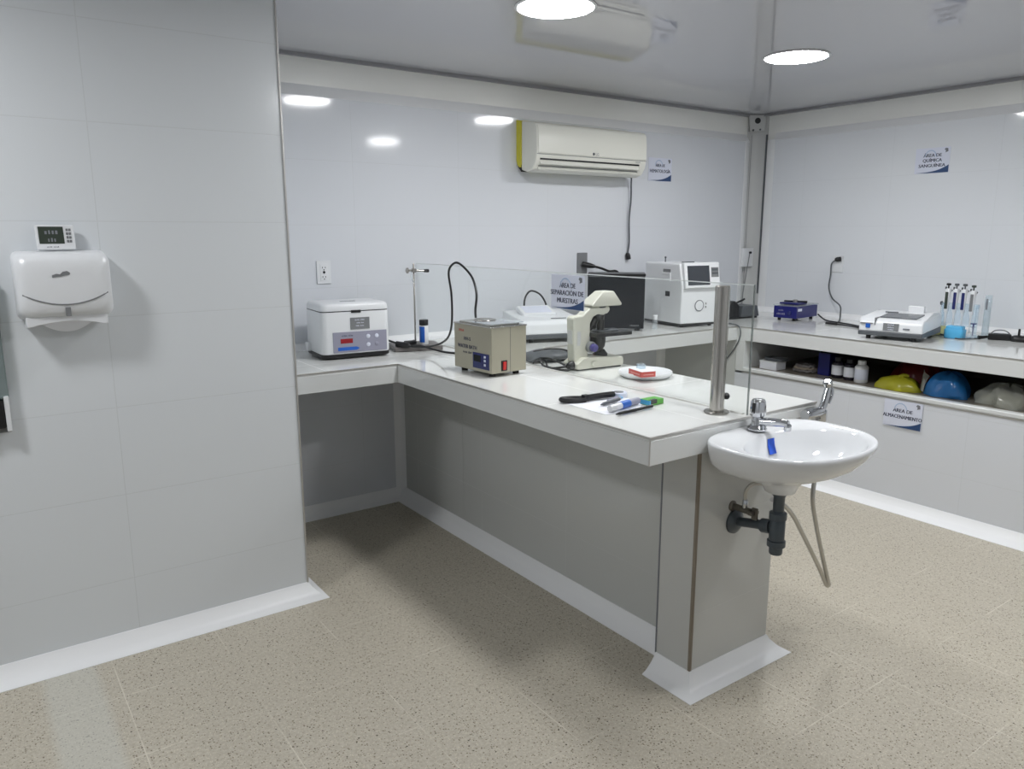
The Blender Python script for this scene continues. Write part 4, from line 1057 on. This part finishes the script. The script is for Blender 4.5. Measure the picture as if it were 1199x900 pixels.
hs = thing('hand_spray', 'chrome hand spray clipped to the right corner of the peninsula end with a looped hose', 'hand spray', (.80, -.002, .87))
finish('holder', B().lathe([(.018, -.075), (.019, -.07), (.019, .02), (.016, .03)], (0, -.028, .002), 20, 'X'), M['chrome'], hs)
finish('mount', B().box(-.03, .01, -.020, .0, -.014, .016), M['chrome'], hs, .003)
finish('collar', B().lathe([(.016, -.028), (.019, -.024), (.019, .012), (.014, .018)], (.022, -.030, -.006), 18), M['chrome'], hs)
finish('handle', B().tube([(.022, -.030, .008), (.034, -.030, .030), (.046, -.030, .062), (.054, -.030, .090)], lambda t: .0115 + .002 * math.sin(PI * t), 14, 5), M['chrome'], hs)
finish('trigger', B().tube([(.044, -.042, .030), (.058, -.044, .060), (.062, -.040, .085)], .0045, 10, 4), M['chrome'], hs)
finish('spray_head', B().lathe([(.009, 0), (.016, .006), (.017, .020), (.010, .026)], (.052, -.030, .086), 18, 'Z', Matrix.Rotation(math.radians(-22), 3, 'Y')), M['chrome'], hs)
finish('hose', B().tube([Vector(q) - Vector((.80, -.002, .87)) for q in [(.822, -.032, .845), (.80, -.05, .80), (.735, -.085, .71), (.700, -.10, .60), (.735, -.10, .49), (.79, -.10, .36), (.838, -.10, .256), (.847, -.10, .236), (.838, -.095, .236), (.79, -.095, .306), (.715, -.10, .40), (.652, -.10, .482), (.585, -.10, .565), (.51, -.10, .625), (.44, -.12, .652)]], .0075, 10, 6), M['braid'], hs)

dt = thing('drain_trap', 'dark grey plastic bottle trap with pipe into the tiles under the washbasin', 'drain trap', (.412, -.165, .49))
finish('tail_pipe', B().lathe([(.022, .206), (.026, .202), (.018, .192), (.0165, .12)], (0, 0, 0), 24), M['pvc'], dt)
finish('upper_nut', B().lathe([(.022, .116), (.027, .118), (.027, .138), (.020, .142)], (0, 0, 0), 24), M['pvc'], dt)
finish('body', B().lathe([(.023, .03), (.024, .034), (.024, .112), (.019, .120)], (0, 0, 0), 24), M['pvc'], dt)
finish('lower_nut', B().lathe([(.025, .026), (.0285, .028), (.0285, .046), (.025, .048)], (0, 0, 0), 24), M['pvc'], dt)
finish('cup', B().lathe([(.012, .0), (.019, .001), (.021, .006), (.021, .03)], (0, 0, 0), 24), M['pvc'], dt)
finish('outlet_pipe', B().tube([(0, .015, .085), (0, .08, .075), (.0, .163, .058)], .0155, 18, 3), M['pvc'], dt)
finish('outlet_nut', B().tube([(0, .022, .084), (0, .054, .079)], lambda t: .023, 18, 1), M['pvc'], dt)
finish('wall_flange', B().lathe([(.042, .0), (.041, .006), (.028, .014), (.020, .020)], (0, .164, .058), 28, 'Y'), M['pvc'], dt)

av = thing('angle_valve', 'small dull angle valve with braided hose above the trap pipe', 'valve', (.398, 0, .605))
finish('valve_body', B().lathe([(.018, .0), (.018, .004), (.011, .008), (.011, .075)], (0, 0, 0), 18, 'Y'), M['dull_metal'], av)
finish('handle', B().box(-.020, .020, -.092, -.075, -.006, .006).box(-.005, .005, -.10, -.078, -.022, .018), M['dull_metal'], av, .003)
finish('collar', B().lathe([(.008, .0), (.0095, .004), (.0095, .026), (.007, .030)], (0, -.05, .006), 16), M['chrome'], av)
finish('supply_hose', B().tube([(0, -.05, .03), (-.002, -.052, .065), (.008, -.07, .092), (.03, -.10, .095), (.03, -.125, .085)], .0062, 10, 6), M['braid'], av)

# ------------------------------------------------------------------ things on the open shelf
def shelf_loc(x, y): return (x, y, .6352)
wbx = thing('carton', 'small white carton at the left end of the open shelf', 'box', shelf_loc(2.56, 1.405), -90)
finish('box_body', B().box(-.062, .062, -.05, .05, .001, .052), M['paper'], wbx, .003)
finish('lid_flap', B().box(-.064, .064, -.052, .052, .045, .056), M['plastic_white'], wbx, .002)
dkb = thing('tray', 'dark shallow tray resting on the white carton', 'tray', (2.57, 1.385, .692), -90)
finish('tray_body', B().loft([[Vector((x * k, y * k, z)) for x, y in rr2(.14, .09, .02)] for z, k in ((.0005, .9), (.018, 1.0), (.018, .94), (.006, .86))]), M['grey_dark'], dkb)
brn = thing('cable_coil', 'coiled brown cable right of the white carton on the shelf', 'cable', shelf_loc(2.63, 1.215))
for k, (r, z) in enumerate(((.072, .010), (.065, .024), (.055, .038))):
    finish('coil', B().tube([(r * .8 * math.cos(2 * PI * i / 20 + k), r * math.sin(2 * PI * i / 20 + k), z + .004 + .003 * math.sin(3 * i)) for i in range(22)], .009, 8, 2), M['slate'] if k != 1 else M['brown'], brn)
jb = thing('navy_carton', 'upright navy blue carton beside the dark bottles on the shelf', 'box', shelf_loc(2.66, 1.085), -90)
finish('box_body', B().box(-.038, .038, -.045, .045, .001, .132), M['navy_metal'], jb, .002)
finish('top_flap', B().box(-.037, .037, -.044, .044, .130, .136), M['navy'], jb, .001)
def bottle(label, loc, m, h=.125, r=.036, lid='black'):
    t = thing('storage_bottle', label, 'bottle', loc, 0, 'bottles on the open shelf')
    finish('bottle_body', B().lathe([(r * .9, .001), (r, .006), (r, h * .70), (r * .8, h * .78), (r * .55, h * .82)], n=28), M[m], t)
    finish('cap', B().lathe([(r * .62, h * .80), (r * .62, h * .985), (r * .55, h)], n=24), M[lid], t)
    lb = B(); R_ = []
    for k in range(11):
        a_ = math.radians(130 + 160 * k / 10)
        ca, sa = math.cos(a_), math.sin(a_)
        R_.append([Vector((r * 1.012 * ca, r * 1.012 * sa, h * .16)), Vector((r * 1.012 * ca, r * 1.012 * sa, h * .62)), Vector((r * ca, r * sa, h * .62)), Vector((r * ca, r * sa, h * .16))])
    lb.loft(R_); finish('label', lb, M['paper'] if m != 'plastic_white' else M['sign'], t)
    return t
bottle('dark bottle with white label, next to the navy carton on the shelf', shelf_loc(2.625, .995), 'bottle_dark')
bottle('dark bottle with white label, standing next to the all white bottle', shelf_loc(2.615, .912), 'bottle_dark')
bottle('all white plastic bottle right of the two dark bottles on the shelf', shelf_loc(2.590, .828), 'plastic_white', .13, .037, 'plastic_white')

def lump(seed, a_, b_, h, n=26, m_=12, rough=.10):
    r_ = random.Random(seed); ph = [r_.uniform(0, 6.28) for _ in range(8)]
    rings = []
    for j in range(m_):
        t_ = j / (m_ - 1); e = PI / 2 * (t_ * .985)
        k = math.cos(e) ** .75; z = h * math.sin(e)
        ring = []
        for i in range(n):
            q = 2 * PI * i / n
            f = 1 + rough * math.sin(3 * q + ph[0] + 2 * t_) + rough * .7 * math.sin(5 * q + ph[1] + 4 * t_) + rough * .5 * math.sin(9 * q + ph[2] - 5 * t_)
            ring.append(Vector((a_ * k * f * math.cos(q), b_ * k * f * math.sin(q), .001 + z * (1 + rough * .6 * math.sin(4 * q + ph[3])))))
        rings.append(ring)
    return B().loft(rings)
yl = thing('plastic_bag', 'yellow plastic bag bundled between white bottle and blue bag on the shelf', 'bag', shelf_loc(2.585, .60), 0, 'bags on the open shelf')
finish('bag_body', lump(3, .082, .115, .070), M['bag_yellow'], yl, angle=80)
finish('knot', B().tube([(0, .0, .068), (.0, -.02, .080), (.01, -.045, .078)], lambda t: .014 - .006 * t, 8, 4), M['bag_yellow'], yl)
rd = thing('plastic_bag', 'dark red bag half hidden behind the yellow and blue bags', 'bag', shelf_loc(2.90, .66), 0, 'bags on the open shelf')
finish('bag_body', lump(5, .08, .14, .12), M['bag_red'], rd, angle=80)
bl_ = thing('plastic_bag', 'bright blue plastic bag in the middle of the shelf right part', 'bag', shelf_loc(2.63, .360), 0, 'bags on the open shelf')
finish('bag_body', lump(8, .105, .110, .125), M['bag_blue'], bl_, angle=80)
finish('pale_wrap', B().loft([[Vector((.118 * math.cos(q) * math.cos(e), .135 * math.sin(q), .001 + .13 * math.sin(e) * (1 - .35 * abs(math.cos(q))))) for e in (.15, .5, .9, 1.3)] + [Vector((.113 * math.cos(q) * math.cos(e), .131 * math.sin(q), .001 + .126 * math.sin(e) * (1 - .35 * abs(math.cos(q))))) for e in (1.3, .9, .5, .15)] for q in [math.radians(96 + 40 * i / 6) for i in range(7)]]), M['bag_clear'], bl_)
cb = thing('plastic_bag', 'clear crumpled bag at the right end of the shelf', 'bag', shelf_loc(2.64, .07), 0, 'bags on the open shelf')
finish('bag_body', lump(11, .12, .135, .10, rough=.14), M['bag_clear'], cb, angle=50)
finish('contents', lump(12, .09, .12, .07), M['beige'], cb, angle=70)

build_cords()
